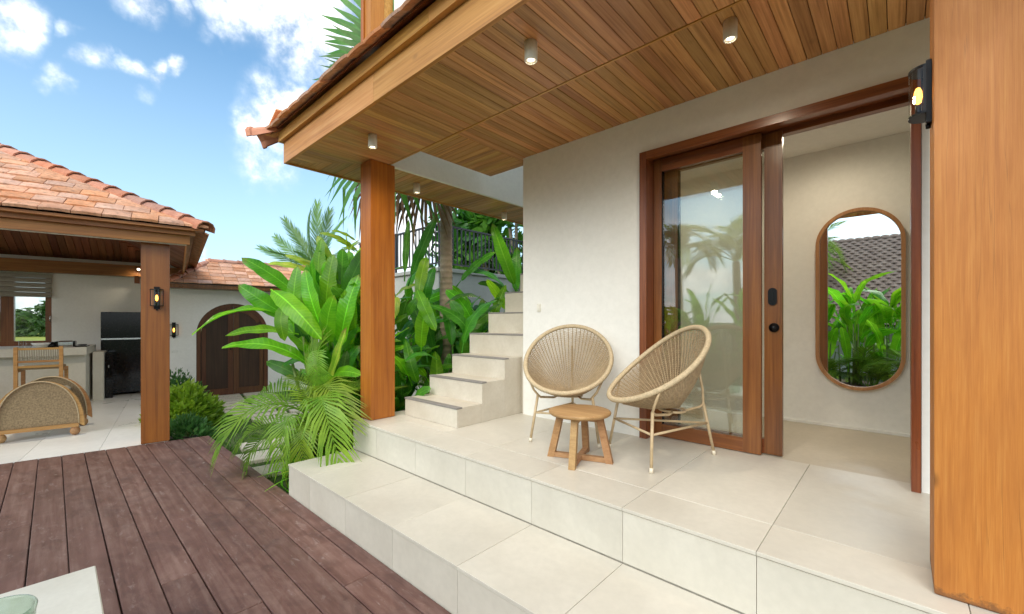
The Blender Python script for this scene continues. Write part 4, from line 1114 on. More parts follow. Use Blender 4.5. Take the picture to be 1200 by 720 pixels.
mk('eave_board', MB().box((.30, -.15, 2.165), (.325, 8, 2.235)).box((-.2, -.15, 2.155), (.298, 8, 2.175)), M['door'], gw)
mk('roof_deck', MB().hexa([(.34, -.12, 2.24), (.34, 8, 2.24), (-.75, 8, 2.80), (-.75, .55, 2.80), (.34, -.12, 2.255), (.34, 8, 2.255), (-.75, 8, 2.815), (-.75, .55, 2.815)]), M['dark'], gw)
wme = tile_mesh(.215, .24, .016, .004).mesh('roof_tile'); wme.materials.append(M['terra'])
rng = random.Random(4)
for r_ in range(7):
    for k in range(20):
        y = -.10 + r_ * .10 + k * .22 + (.11 if r_ % 2 else 0)
        if y > 3.6: break
        link('roof_tile', wme, None, gw, (.36 - r_ * .165, y + .11, 2.25 + r_ * .165 * .51 + rng.uniform(-.002, .004)), Matrix.Rotation(R(90), 3, 'Z') @ Matrix.Rotation(R(24) + rng.uniform(-.015, .015), 3, 'X'))
wcap = cap_mesh(.30, .075, .065).mesh('ridge_cap'); wcap.materials.append(M['ridge'])
for k in range(12):
    link('ridge_cap', wcap, None, gw, (-.74, .55 + k * .26, 2.815), Matrix.Rotation(R(0), 3, 'Z'))
for k in range(5):
    d = k * .25; p = Vector((.36, -.12, 2.27)).lerp(Vector((-.74, .55, 2.82)), d / 1.4)
    link('ridge_cap', wcap, None, gw, p, Matrix.Rotation(R(58), 3, 'Z') @ Matrix.Rotation(R(20), 3, 'X'))

# ================================================================== PLANTS
GZ = -.13
def leaf_mb(ratio, arch, fold, pet=.22, seed=0, tipdrop=.0, n=13, wav=.016):
    """blade of length 1 along +x incl. its stalk; arched; folded along the midrib; wavy edge"""
    rg = random.Random(seed); q = MB(); vs = []; fs = []
    ph = rg.uniform(0, 6); wv = rg.uniform(.5, 1) * wav
    def axis(s):   # s 0..1
        return Vector((s - arch * .3 * s * s, 0, arch * 4 * s * (1 - s) * .5 - tipdrop * s ** 3))
    for i in range(n + 1):
        s = pet + (1 - pet) * i / n; u = i / n
        w = rg.uniform(.93, 1.0) * ratio * .5 * (math.sin(math.pi * min(1, u * .90 + .06)) ** .55) * (1 - .12 * u) if i < n else .003
        if i == 0: w = ratio * .10
        c = axis(s)
        for k, t_ in enumerate((-1, -.5, 0, .5, 1)):
            ed = abs(t_)
            z = fold * w * ed - .35 * w * ed * ed * (1 - fold) + (wv * math.sin(u * 17 + ph + (1.7 if t_ > 0 else 0)) * ed * ed)
            vs.append(c + Vector((0, w * t_ * (1 - .1 * ed), z)))
    for i in range(n):
        for k in range(4):
            a = i * 5 + k; fs.append((a, a + 5, a + 6, a + 1))
    q.add(vs, fs, True)
    pts = [axis(pet * 1.08 * k / 4) for k in range(5)]
    q.tube(pts, [.013, .011, .009, .0075, .006], 5, False)
    q.tube([axis(pet + (1 - pet) * k / 6) + Vector((0, 0, -.003)) for k in range(7)], [.006, .0055, .005, .004, .003, .002, .001], 4, False)
    return q
LEAF = {}
def leaf_mesh(mat, key):
    k = (mat, key)
    if k not in LEAF:
        me = leaf_mb(*key).mesh('leaf', fix=False); me.materials.append(M[mat]); LEAF[k] = me
    return LEAF[k]
def frame(xd, up):
    x = Vector(xd).normalized(); z = Vector(up); z = (z - x * z.dot(x))
    z = z.normalized() if z.length > 1e-4 else x.orthogonal().normalized()
    y = z.cross(x)
    return Matrix((x, y, z)).transposed()
def put_leaf(t, base, tip, normal, mat, key, name='leaf'):
    o = Vector(t.location); d = tip - base
    me = leaf_mesh(mat, key)
    # actual chord of the mesh
    x_end = 1 - key[1] * .3; z_end = -key[4 + 1] if len(key) > 5 else 0
    ch = Vector((x_end, 0, -(key[5] if len(key) > 5 else 0)))
    Rm = frame(d, normal); ang = math.atan2(ch.z, ch.x)
    Rm = Rm @ Matrix.Rotation(ang, 3, 'Y')
    s = d.length / ch.length
    ob = bpy.data.objects.new(name, me); COL.objects.link(ob); ob.parent = t
    ob.matrix_local = Matrix.Translation(base - o) @ (Rm * s).to_4x4()
    return ob
VARS = [(.24, .16, .25, .22, 1, .05), (.28, .28, .18, .2, 2, .10), (.20, .10, .40, .24, 3, .02), (.30, .40, .10, .2, 4, .16), (.25, .22, .55, .18, 5, .06), (.22, .5, .2, .2, 6, .22)]
CAMP = Vector((0, 0, 1.4))
def clump(name, label, base, n, h, Lr, mat, group, seed, spread=.35, az_lim=None, cat='plant', wide=1.):
    rg = random.Random(seed)
    t = thing(name, label, cat, base, 0, group); b0 = Vector(base)
    for k in range(max(2, n // 3)):
        a = rg.uniform(0, 6.28); r = spread * math.sqrt(rg.random()); lean = Vector((math.cos(a), math.sin(a), 0)) * rg.uniform(.02, .15)
        p = Vector((r * math.cos(a), r * math.sin(a), 0)); hh = h * rg.uniform(.3, .6)
        mk('stem', MB().tube([p, p + lean * .5 + Vector((0, 0, hh * .5)), p + lean + Vector((0, 0, hh))], [.022, .018, .012], 6), M['stem'], t)
    for k in range(n):
        a = rg.uniform(0, 6.28) if not az_lim else rg.uniform(*az_lim)
        r = spread * rg.random(); p = b0 + Vector((r * math.cos(a), r * math.sin(a), h * rg.uniform(.08, .62)))
        el = rg.uniform(R(28), R(85)); L = rg.uniform(*Lr)
        d = Vector((math.cos(a) * math.cos(el), math.sin(a) * math.cos(el), math.sin(el)))
        nrm = Vector((-math.cos(a) * math.sin(el), -math.sin(a) * math.sin(el), math.cos(el))) + Vector((rg.uniform(-.5, .5), rg.uniform(-.5, .5), rg.uniform(-.2, .3)))
        v = VARS[rg.randrange(6)]
        put_leaf(t, p, p + d * L, nrm, mat, (v[0] * wide,) + v[1:])
    return t

# ---- bright heliconia beside the porch post
hel = thing('heliconia_plant', 'tall bright green broad leaved heliconia spilling left of the porch post', 'plant', (-4.78, 2.18, GZ), 0, None)
rg = random.Random(9)
for k in range(9):
    a = k * .7; p = Vector((.22 * math.cos(a) * rg.random(), .22 * math.sin(a), 0)); tp = p * 1.8 + Vector((rg.uniform(-.1, .1), rg.uniform(-.1, .1), rg.uniform(1.0, 1.5)))
    mk('stem', MB().tube([p, p.lerp(tp, .5) + Vector((.02, 0, 0)), tp], [.028, .022, .014], 7), M['stem'], hel)
UPC = Vector((.55, -.60, .75))
def hl(b_, tp, d0, d1, ratio, mat='leaf', arch=.16, fold=.25, drop=.05, nrm=None, seed=0, t=None, pet=.15):
    B = at(*b_, d0); T = at(*tp, d1)
    put_leaf(t or hel, B, T, nrm or UPC, mat, (ratio * (1.08 if t is None else 1.0), arch, fold, pet, seed, drop))
# explicit large leaves (pixel of the stalk end, pixel of the tip, depth of each, width ratio)
hl((356, 352), (283, 302), 4.75, 4.55, .27, 'leaf', .12, .2, .03, Vector((.4, -.5, .7)), 1)
hl((352, 380), (279, 334), 4.6, 4.35, .27, 'leaf', .22, .3, .05, Vector((.3, -.8, .4)), 2)
hl((352, 378), (225, 393), 4.55, 4.1, .155, 'leaf', .30, .5, .10, Vector((.1, -.3, 1)), 3)
hl((350, 392), (264, 394), 4.6, 4.3, .20, 'leaf', .18, .4, .04, Vector((.3, -.6, .6)), 4)
hl((374, 440), (260, 408), 4.5, 4.1, .185, 'leaf', .34, .35, .10, Vector((.3, -.6, .8)), 5)
hl((364, 450), (312, 424), 4.7, 4.7, .26, 'leafd', .2, .2, .05, Vector((.3, -.6, .6)), 6)
hl((345, 392), (349, 312), 4.5, 4.5, .24, 'leaf', .12, .3, .02, Vector((.6, -.7, .1)), 7)
hl((318, 340), (377, 398), 4.4, 4.15, .235, 'leaf', .30, .15, .02, Vector((.55, -.55, .62)), 8, pet=.05)
hl((338, 352), (334, 400), 4.3, 4.1, .34, 'leaf', .3, .2, .1, Vector((.6, -.75, .2)), 9, pet=.05)
hl((380, 392), (358, 316), 4.4, 4.5, .25, 'leaf', .12, .35, .02, Vector((.5, -.8, .15)), 10)
hl((382, 385), (391, 298), 4.6, 4.6, .27, 'leaf', .10, .25, .02, Vector((.5, -.8, .1)), 11)
hl((398, 420), (421, 322), 4.5, 4.5, .24, 'leaf', .14, .4, .02, Vector((.5, -.8, .2)), 12)
hl((374, 352), (377, 280), 5.0, 5.0, .26, 'leaf', .10, .2, .02, Vector((.5, -.8, .2)), 13)
hl((386, 340), (382, 306), 5.0, 4.9, .45, 'leaf', .10, .2, .02, Vector((.5, -.8, .2)), 14)
hl((395, 442), (366, 455), 4.3, 4.1, .40, 'leaf', .25, .2, .16, Vector((.4, -.6, .8)), 15)
hl((388, 446), (424, 440), 4.4, 4.2, .36, 'leaf', .3, .3, .12, Vector((.4, -.6, .8)), 16)
hl((384, 462), (406, 384), 4.3, 4.3, .13, 'leafy', .05, .7, .0, Vector((.5, -.8, .1)), 17)
hl((365, 400), (345, 352), 4.6, 4.6, .30, 'leafd', .14, .3, .02, Vector((.5, -.7, .3)), 18)
hl((405, 400), (404, 344), 4.8, 4.8, .4, 'leafd', .10, .2, .02, Vector((.5, -.8, .2)), 19)
hl((390, 420), (420, 380), 4.6, 4.6, .36, 'leafd', .14, .2, .05, Vector((.5, -.8, .2)), 20)
hl((392, 455), (421, 405), 4.7, 4.6, .32, 'leafd', .14, .2, .05, Vector((.5, -.8, .2)), 21)
hl((380, 410), (324, 362), 4.8, 4.8, .22, 'leaf', .14, .2, .05, Vector((.4, -.7, .5)), 22)
hl((370, 420), (330, 430), 4.6, 4.5, .25, 'leafd', .24, .2, .1, Vector((.4, -.7, .6)), 23)
hl((400, 330), (372, 276), 5.2, 5.1, .22, 'leafy', .2, .2, .05, Vector((.4, -.7, .6)), 24)
for k in range(90):
    a = rg.uniform(0, 6.28); p = Vector((-4.78, 2.40, rg.uniform(.1, 1.55))) + Vector((rg.uniform(-.2, .25), rg.uniform(-.1, .3), 0))
    el = rg.uniform(R(25), R(80)); L = rg.uniform(.5, .95); d = Vector((math.cos(a) * math.cos(el), math.sin(a) * math.cos(el), math.sin(el)))
    if d.x < -.4: L *= .7
    put_leaf(hel, p, p + d * L, Vector((rg.uniform(-.6, .6), rg.uniform(-.9, .0), 1)), rg.choice(['leaf', 'leafd', 'leaf']), VARS[rg.randrange(6)])
for k in range(80):
    p = Vector((rg.uniform(-5.15, -4.5), rg.uniform(2.0, 2.35), rg.uniform(.45, 1.75))); a = rg.uniform(0, 6.28); el = rg.uniform(R(45), R(88)); L = rg.uniform(.4, .75)
    d = Vector((math.cos(a) * math.cos(el), math.sin(a) * math.cos(el), math.sin(el)))
    if p.z + d.z * L > 2.32: continue
    put_leaf(hel, p, p + d * L, Vector((.55, -.75, .2)) + Vector((rg.uniform(-.5, .5), rg.uniform(-.3, .5), rg.uniform(-.2, .3))), rg.choice(['leaf', 'leaf', 'leafd']), (rg.choice([.24, .28, .32]), .16, .25, .12, k % 5, .06))
# yellow variegated shrub behind it
vg = thing('variegated_shrub', 'yellow green variegated shrub rising behind the heliconia by the porch post', 'shrub', (-5.35, 2.95, GZ), 0, None)
mk('stem', MB().tube([(0, 0, 0), (.05, .02, 1.2), (-.05, .0, 2.1)], [.03, .025, .015], 6), M['stem'], vg)
mk('stem', MB().tube([(0.1, 0, 0), (.25, .02, 1.2), (.3, .1, 2.2)], [.03, .025, .015], 6), M['stem'], vg)
for (b_, tp, rr) in [((418, 292), (374, 273), .2), ((420, 285), (388, 270), .22), ((420, 296), (394, 282), .3), ((422, 300), (400, 290), .3), ((384, 325), (334, 299), .2), ((372, 322), (314, 309), .2), ((380, 318), (350, 304), .25),
                     ((412, 300), (408, 268), .35), ((405, 310), (420, 282), .3), ((398, 325), (414, 300), .35), ((396, 330), (388, 300), .3)]:
    hl(b_, tp, 5.5, 5.3, rr, 'leafy', .15, .3, .05, Vector((rg.uniform(-.2, .6), -.6, .7)), rg.randrange(99), vg)
for k in range(22):
    a = rg.uniform(0, 6.28); p = Vector((-5.25, 2.95, rg.uniform(1.2, 2.25))) + Vector((rg.uniform(-.25, .35), rg.uniform(-.2, .2), 0)); el = rg.uniform(R(10), R(70)); L = rg.uniform(.25, .45)
    d = Vector((math.cos(a) * math.cos(el), math.sin(a) * math.cos(el), math.sin(el))); put_leaf(vg, p, p + d * L, Vector((rg.uniform(-.5, .5), rg.uniform(-.9, 0), 1)), rg.choice(['leafy', 'leaf']), (.32, .2, .3, .1, k % 5, .08))

# ---- pinnate fronds
def frond_mb(arch, n=26, lw=.030, ll=.30, vee=.35, droop=.35, seed=0, start=.22, twist=0., ang0=62, ang1=28, lp=.5):
    rg = random.Random(seed); q = MB()
    def ax(s): return Vector((s - arch * .45 * s * s, 0, arch * (1.1 * s - 1.35 * s * s)))
    q.tube([ax(k / 10) for k in range(11)], [.009 * (1 - .85 * k / 10) for k in range(11)], 5, False)
    for i in range(n):
        s = start + (1 - start) * (i + .5) / n
        c = ax(s); tg = (ax(min(1, s + .02)) - ax(s - .02)).normalized(); nz = Vector((0, 1, 0)).cross(tg) * -1
        if nz.z < 0: nz = -nz
        u = (s - start) / (1 - start)
        Ls = ll * (math.sin(math.pi * (.16 + .78 * u)) ** lp) * rg.uniform(.9, 1.08)
        for sd_ in (-1, 1):
            an = R(ang0 + (ang1 - ang0) * u + rg.uniform(-4, 4))
            d = tg * math.cos(an) + Vector((0, sd_, 0)) * math.sin(an) + nz * vee * (1 - .6 * u)
            d.normalize(); wd = tg.cross(d).cross(d).normalized() if tg.cross(d).length > 1e-4 else nz
            wd = (tg - d * tg.dot(d)).normalized()
            w_ = lw * .5
            p0 = c; p1 = c + d * Ls * .5 + Vector((0, 0, -droop * Ls * .10)); p2 = c + d * Ls * .95 + Vector((0, 0, -droop * Ls * rg.uniform(.35, .6)))
            q.add([p0 - wd * w_ * .5, p0 + wd * w_ * .5, p1 + wd * w_, p1 - wd * w_, p2], [(0, 1, 2, 3), (3, 2, 4)], True)
    return q
FR = {}
def frond(t, base, d, up, L, mat, key, name='frond'):
    k = (mat, key)
    if k not in FR:
        me = frond_mb(*key).mesh('frond', fix=False); me.materials.append(M[mat]); FR[k] = me
    ob = bpy.data.objects.new(name, FR[k]); COL.objects.link(ob); ob.parent = t
    ob.matrix_local = Matrix.Translation(Vector(base) - Vector(t.location)) @ (frame(d, up) * L).to_4x4()
    return ob
AK = [(.55, 21, .021, .33, .45, .9, 1), (.8, 22, .021, .31, .35, 1.0, 2), (.35, 20, .022, .33, .5, .8, 3), (1.05, 21, .021, .30, .35, 1.1, 4)]
def areca(name, label, base, n, L, seed, group=None, el=(20, 75), mat='areca', azr=(0, 6.28)):
    rg = random.Random(seed); t = thing(name, label, 'palm', base, 0, group)
    for k in range(n):
        a = azr[0] + (azr[1] - azr[0]) * (k + rg.random()) / n; e = R(rg.uniform(*el))
        d = Vector((math.cos(a) * math.cos(e), math.sin(a) * math.cos(e), math.sin(e)))
        frond(t, Vector(base) + Vector((rg.uniform(-.1, .1), rg.uniform(-.1, .1), rg.uniform(0, .15))), d, Vector((0, 0, 1)) + Vector((rg.uniform(-.3, .3), rg.uniform(-.3, .3), 0)), L * rg.uniform(.75, 1.15), mat, AK[rg.randrange(4)])
    for k in range(max(2, n // 5)):
        p = Vector((rg.uniform(-.08, .08), rg.uniform(-.08, .08), 0)); mk('cane_stem', MB().tube([p, p * 1.5 + Vector((0, 0, L * .35))], [.018, .012], 6), M['stem'], t)
    return t
ar = areca('areca_palm', 'low areca palm with arching feathery fronds over the corner of the step', (-4.32, 1.98, GZ), 15, 1.0, 3, None, (25, 80), 'areca', (.9, 6.0))
def af(b_, tp, d0, d1, k, mat='areca', up=Vector((.3, -.4, 1)), t=None):
    B = at(*b_, d0); T = at(*tp, d1); key = AK[k]
    ch = Vector((1 - key[0] * .45, 0, key[0] * (1.1 - 1.35))); ang = math.atan2(ch.z, ch.x); d = T - B
    o_ = frond(t or ar, B, d, up, d.length / ch.length, mat, key)
    o_.matrix_local = Matrix.Translation(B - Vector((t or ar).location)) @ ((frame(d, up) @ Matrix.Rotation(ang, 3, 'Y')) * (d.length / ch.length)).to_4x4()
af((372, 492), (256, 532), 4.15, 3.75, 1); af((365, 500), (328, 548), 4.0, 3.6, 3); af((385, 490), (398, 542), 3.95, 3.45, 3); af((360, 505), (283, 520), 4.2, 4.2, 0)
af((372, 500), (300, 466), 4.3, 4.5, 0); af((376, 498), (344, 440), 4.3, 4.6, 2); af((380, 470), (378, 396), 4.4, 4.2, 2); af((395, 500), (425, 452), 4.3, 4.3, 1); af((390, 495), (412, 500), 4.1, 3.6, 3)
af((366, 510), (290, 560), 4.1, 3.9, 1); af((375, 498), (362, 560), 4.0, 3.7, 3); af((378, 400), (379, 452), 4.2, 4.05, 0, 'areca', Vector((.6, -.75, .2)))

areca('areca_palm', 'upright areca palm standing inside the heliconia clump by the porch post', (-4.7, 2.3, GZ), 13, 1.1, 16, None, (40, 85), 'areca')
areca('areca_palm', 'small areca palm behind the heliconia, in front of the white garden wall', (-5.3, 2.5, GZ), 10, .9, 17, None, (35, 85), 'areca')
# ---- planting between the porch post and the stairs
vin = thing('heliconia_plant', 'dark green large leaved plant growing behind the staircase, around the palm trunk', 'plant', (-4.45, 3.35, GZ), 0, None)
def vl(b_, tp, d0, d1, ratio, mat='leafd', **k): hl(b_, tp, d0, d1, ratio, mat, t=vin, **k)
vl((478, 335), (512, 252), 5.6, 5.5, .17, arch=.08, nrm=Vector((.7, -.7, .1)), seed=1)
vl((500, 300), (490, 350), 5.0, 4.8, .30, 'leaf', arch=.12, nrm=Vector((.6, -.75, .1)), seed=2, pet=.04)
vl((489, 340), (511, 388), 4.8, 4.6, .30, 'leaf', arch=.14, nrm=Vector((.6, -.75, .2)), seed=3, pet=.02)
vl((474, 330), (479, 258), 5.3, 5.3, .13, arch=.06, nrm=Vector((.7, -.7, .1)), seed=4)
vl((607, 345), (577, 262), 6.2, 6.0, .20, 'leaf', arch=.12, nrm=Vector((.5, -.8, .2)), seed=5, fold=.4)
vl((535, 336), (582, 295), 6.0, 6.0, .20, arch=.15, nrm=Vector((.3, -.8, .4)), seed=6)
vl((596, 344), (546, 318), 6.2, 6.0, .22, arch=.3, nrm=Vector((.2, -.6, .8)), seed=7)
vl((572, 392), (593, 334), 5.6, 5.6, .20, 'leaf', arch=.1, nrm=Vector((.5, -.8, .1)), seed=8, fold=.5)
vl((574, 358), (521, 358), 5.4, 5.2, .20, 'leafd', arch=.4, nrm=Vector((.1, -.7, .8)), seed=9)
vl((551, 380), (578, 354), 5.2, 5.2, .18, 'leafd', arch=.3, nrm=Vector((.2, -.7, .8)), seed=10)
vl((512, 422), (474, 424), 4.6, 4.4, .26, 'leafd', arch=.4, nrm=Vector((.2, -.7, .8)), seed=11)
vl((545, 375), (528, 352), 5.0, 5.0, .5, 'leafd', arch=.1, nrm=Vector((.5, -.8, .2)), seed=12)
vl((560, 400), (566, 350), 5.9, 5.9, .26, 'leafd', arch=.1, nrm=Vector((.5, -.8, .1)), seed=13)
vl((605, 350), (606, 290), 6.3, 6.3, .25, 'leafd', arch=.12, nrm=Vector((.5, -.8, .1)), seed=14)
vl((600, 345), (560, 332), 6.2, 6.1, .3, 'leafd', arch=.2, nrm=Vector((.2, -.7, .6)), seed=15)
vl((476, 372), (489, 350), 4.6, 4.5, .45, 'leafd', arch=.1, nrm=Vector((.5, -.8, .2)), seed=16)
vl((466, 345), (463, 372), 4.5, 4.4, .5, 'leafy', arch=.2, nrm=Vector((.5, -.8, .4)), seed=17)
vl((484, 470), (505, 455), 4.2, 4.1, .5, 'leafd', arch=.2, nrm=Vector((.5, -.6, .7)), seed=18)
rg = random.Random(31)
for k in range(210):
    a = rg.uniform(0, 6.28); p = Vector((rg.uniform(-5.6, -3.7), rg.uniform(2.75, 4.6), rg.uniform(.0, 1.0) + .5 * (k % 3 == 0)))
    if p.x > -4.0 and p.y < 3.0: p.x -= .3
    el = rg.uniform(R(10), R(80)); L = rg.uniform(.4, .9); d = Vector((math.cos(a) * math.cos(el), math.sin(a) * math.cos(el), math.sin(el)))
    tip = p + d * L
    if tip.x > -3.56: continue
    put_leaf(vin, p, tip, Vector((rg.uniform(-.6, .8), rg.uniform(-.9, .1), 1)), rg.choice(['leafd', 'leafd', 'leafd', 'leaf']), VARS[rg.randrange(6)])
for k in range(90):
    a = rg.uniform(0, 6.28); p = Vector((rg.uniform(-6.3, -4.6), rg.uniform(3.9, 4.75), rg.uniform(.2, 1.7))); el = rg.uniform(R(20), R(85)); L = rg.uniform(.5, 1.0)
    d = Vector((math.cos(a) * math.cos(el), math.sin(a) * math.cos(el), math.sin(el)))
    if (p + d * L).z > 2.1 or (p + d * L).y > 4.9: continue
    put_leaf(vin, p, p + d * L, Vector((.4 + rg.uniform(-.6, .6), -.7 + rg.uniform(-.3, .6), .5)), rg.choice(['leafd', 'leafd', 'leaf']), VARS[rg.randrange(6)])
for k in range(8):
    p = Vector((rg.uniform(-.7, .5), rg.uniform(-.4, .7), 0)); mk('stem', MB().tube([p, p + Vector((.05, .03, .6)), p + Vector((.06, .1, 1.25))], [.025, .02, .012], 6), M['stem'], vin)
areca('areca_palm', 'small areca palm leaning over the third stair from the planting bed', (-3.95, 2.95, .0), 9, .72, 12, None, (15, 70), 'areca')
areca('areca_palm', 'shadowy areca palm low behind the foot of the porch post', (-3.95, 2.55, GZ), 9, .62, 14, None, (20, 75), 'areca')
areca('areca_palm', 'areca palm at the back of the bed under the black railing', (-5.5, 4.2, GZ), 12, 1.2, 15, None, (40, 80), 'areca')
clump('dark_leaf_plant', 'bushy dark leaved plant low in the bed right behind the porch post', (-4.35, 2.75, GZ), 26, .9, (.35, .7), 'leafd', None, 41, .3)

# palm with a slim ringed trunk, crown over the roof
pt = thing('fan_palm', 'slim fan palm with a ringed brown trunk, its crown above the roof', 'palm tree', (-4.75, 3.79, GZ), 0, None)
pr = [(0, .115), (.4, .095)]
z = .4
tr = MB(); prof = []
for k in range(58):
    zz_ = k * .08; r_ = .098 - .00032 * k; prof += [(r_ + .006, zz_), (r_ - .002, zz_ + .012), (r_, zz_ + .07)]
tr.lathe(prof, 14); mk('trunk', tr, M['trunk'], pt)
def fan_mb(n=34, seed=0, spread=250., seg=.62, droop=.3, w=.045, pet=.40):
    rg = random.Random(seed); q = MB(); q.tube([(0, 0, 0), (pet * .5, 0, .02), (pet, 0, 0)], [.012, .010, .008], 5, False)
    for i in range(n):
        a = R(-spread / 2 + spread * (i + .5) / n); L = seg * (1 - .25 * abs(a) / R(spread / 2)) * rg.uniform(.92, 1.05)
        d = Vector((math.cos(a), math.sin(a), 0)); sd_ = Vector((-d.y, d.x, 0)); c = Vector((pet, 0, 0))
        def pnt(s, dz): return c + d * L * s + Vector((0, 0, dz))
        ww = w * .5
        p = [pnt(.02, 0), pnt(.45, .03), pnt(.75, -.02), pnt(1., -droop * L * rg.uniform(.2, .6))]
        q.add([p[0], p[1] - sd_ * ww, p[1] + sd_ * ww + Vector((0, 0, .008)), p[2] - sd_ * ww * .8, p[2] + sd_ * ww * .8, p[3]], [(0, 1, 2), (1, 3, 4, 2), (3, 5, 4)])
    return q
FM = {}
def fan(t, base, d, up, L, mat, seed, droop):
    k = (mat, seed, droop)
    if k not in FM:
        me = fan_mb(34 if mat != 'dead' else 18, seed, 250 if mat != 'dead' else 85, .62, droop, .045 if mat != 'dead' else .026).mesh('fan_leaf', fix=False); me.materials.append(M[mat]); FM[k] = me
    ob = bpy.data.objects.new('fan_leaf', FM[k]); COL.objects.link(ob); ob.parent = t
    ob.matrix_local = Matrix.Translation(Vector(base) - Vector(t.location)) @ (frame(d, up) * L).to_4x4()
cr = Vector((-4.75, 3.79, 4.45)); rg = random.Random(77)
for k in range(17):
    a = 2 * math.pi * k / 17 * 1.0 + rg.uniform(-.2, .2); e = R(rg.choice([15, 30, 45, 65]) + rg.uniform(-8, 8))
    d = Vector((math.cos(a) * math.cos(e), math.sin(a) * math.cos(e), math.sin(e)))
    if d.x > .45 and d.z < .6: continue
    if d.y < -.2 and d.z < .62: continue
    fan(pt, cr, d, Vector((0, 0, 1)) + Vector((rg.uniform(-.4, .4), rg.uniform(-.4, .4), 0)), rg.uniform(1.2, 1.6), 'fan', k % 4, .4)
def fexp(tp, d1, L, mat='fan', up=UPC, base=cr, seed=0, droop=.4):
    T = at(*tp, d1); d = (T - base); fan(pt, base, d, up, d.length / .98 if L is None else L, mat, seed, droop)
fexp((392, 20), 5.4, None, up=Vector((.4, -.8, .3)), seed=1); fexp((372, 82), 5.2, None, up=Vector((.5, -.8, .25)), seed=2); fexp((402, -30), 5.6, None, up=Vector((.5, -.8, .1)), seed=3)
fexp((385, 236), 5.3, None, 'fan', Vector((.4, -.8, .4)), seed=2, droop=.7)
c2_ = Vector((-4.75, 3.79, 4.2))
for (u, v, d_, s) in [(476, 276, 5.4, 1), (412, 258, 5.3, 2)]: fexp((u, v), d_, None, 'dead', Vector((.5, -.6, .5)), c2_, s, .9)
fexp((552, 258), 6.3, None, 'fan', Vector((.4, -.8, .3)), c2_, 2, .6)

# far palm over the gate wall
cp = thing('coconut_palm', 'bluish green feathery palm standing behind the garden wall against the sky', 'palm tree', tuple(at(372, 300, 14.) * Vector((1, 1, 0)) + Vector((0, 0, GZ))) if False else (at(372, 300, 14.).x, at(372, 300, 14.).y, GZ), 0, None)
ctop = at(374, 322, 14.)
mk('trunk', MB().tube([(0, 0, 0), (.05, .05, 1.2), (ctop.x - cp.location.x, ctop.y - cp.location.y, ctop.z - GZ)], [.16, .13, .10], 10), M['trunk'], cp)
CK = (.18, 44, .012, .22, .25, .25, 7, .10, 0., 40, 14, .35)
for (u, v, dd) in [(333, 256, 14), (371, 238, 14), (401, 256, 14.2), (305, 290, 13.4), (345, 268, 14.4), (386, 245, 14.6), (415, 285, 13.6), (320, 276, 14.5), (360, 250, 13.4)]:
    T = at(u, v, dd); d = T - ctop; frond(cp, ctop, d, Vector((.55, -.6, .5)) + Vector((rg.uniform(-.5, .5), 0, rg.uniform(-.3, .3))), d.length / .93, 'coco', CK)
for k in range(7):
    a = k * .9; e = R(rg.uniform(5, 40)); frond(cp, ctop, Vector((math.cos(a) * math.cos(e), math.sin(a) * math.cos(e), math.sin(e))), Vector((0, 0, 1)), 1.7, 'coco', CK)

# ---- neighbour's raised terrace wall and black railing behind the planting
rc = Vector((-6.43, 4.95, 0))
rw = thing('retaining_wall', 'white raised terrace wall behind the planting, below the black railing', 'wall', (rc.x, rc.y, GZ))
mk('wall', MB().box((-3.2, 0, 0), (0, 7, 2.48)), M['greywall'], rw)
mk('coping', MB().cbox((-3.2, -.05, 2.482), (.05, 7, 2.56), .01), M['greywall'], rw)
rl = thing('railing', 'black metal balustrade on top of the white raised wall behind the palm', 'railing', (rc.x, rc.y, 2.431))
mk('top_rail', MB().bar((-3.1, .02, .82), (.022, .02, .82), .05, .03).bar((-.0, .046, .82), (0, 6.8, .82), .05, .03), M['rail'], rl)
mk('bottom_rail', MB().bar((-3.1, .02, .09), (.012, .02, .09), .03, .025).bar((-.0, .036, .09), (0, 6.8, .09), .03, .025), M['rail'], rl)
bme = MB().box((-.011, -.011, .10), (.011, .011, .81)).mesh('baluster'); bme.materials.append(M['rail'])
for k in range(28): link('baluster', bme, None, rl, (-.11 * k, .02, 0))
for k in range(1, 62): link('baluster', bme, None, rl, (0, .02 + .11 * k, 0))
for (x, y) in ((0, .02), (-1.5, .02), (-3.05, .02), (0, 2.2), (0, 4.4), (0, 6.6)): mk('rail_post', MB().box((x - .018, y - .018, .001), (x + .018, y + .018, .85)), M['rail'], rl)

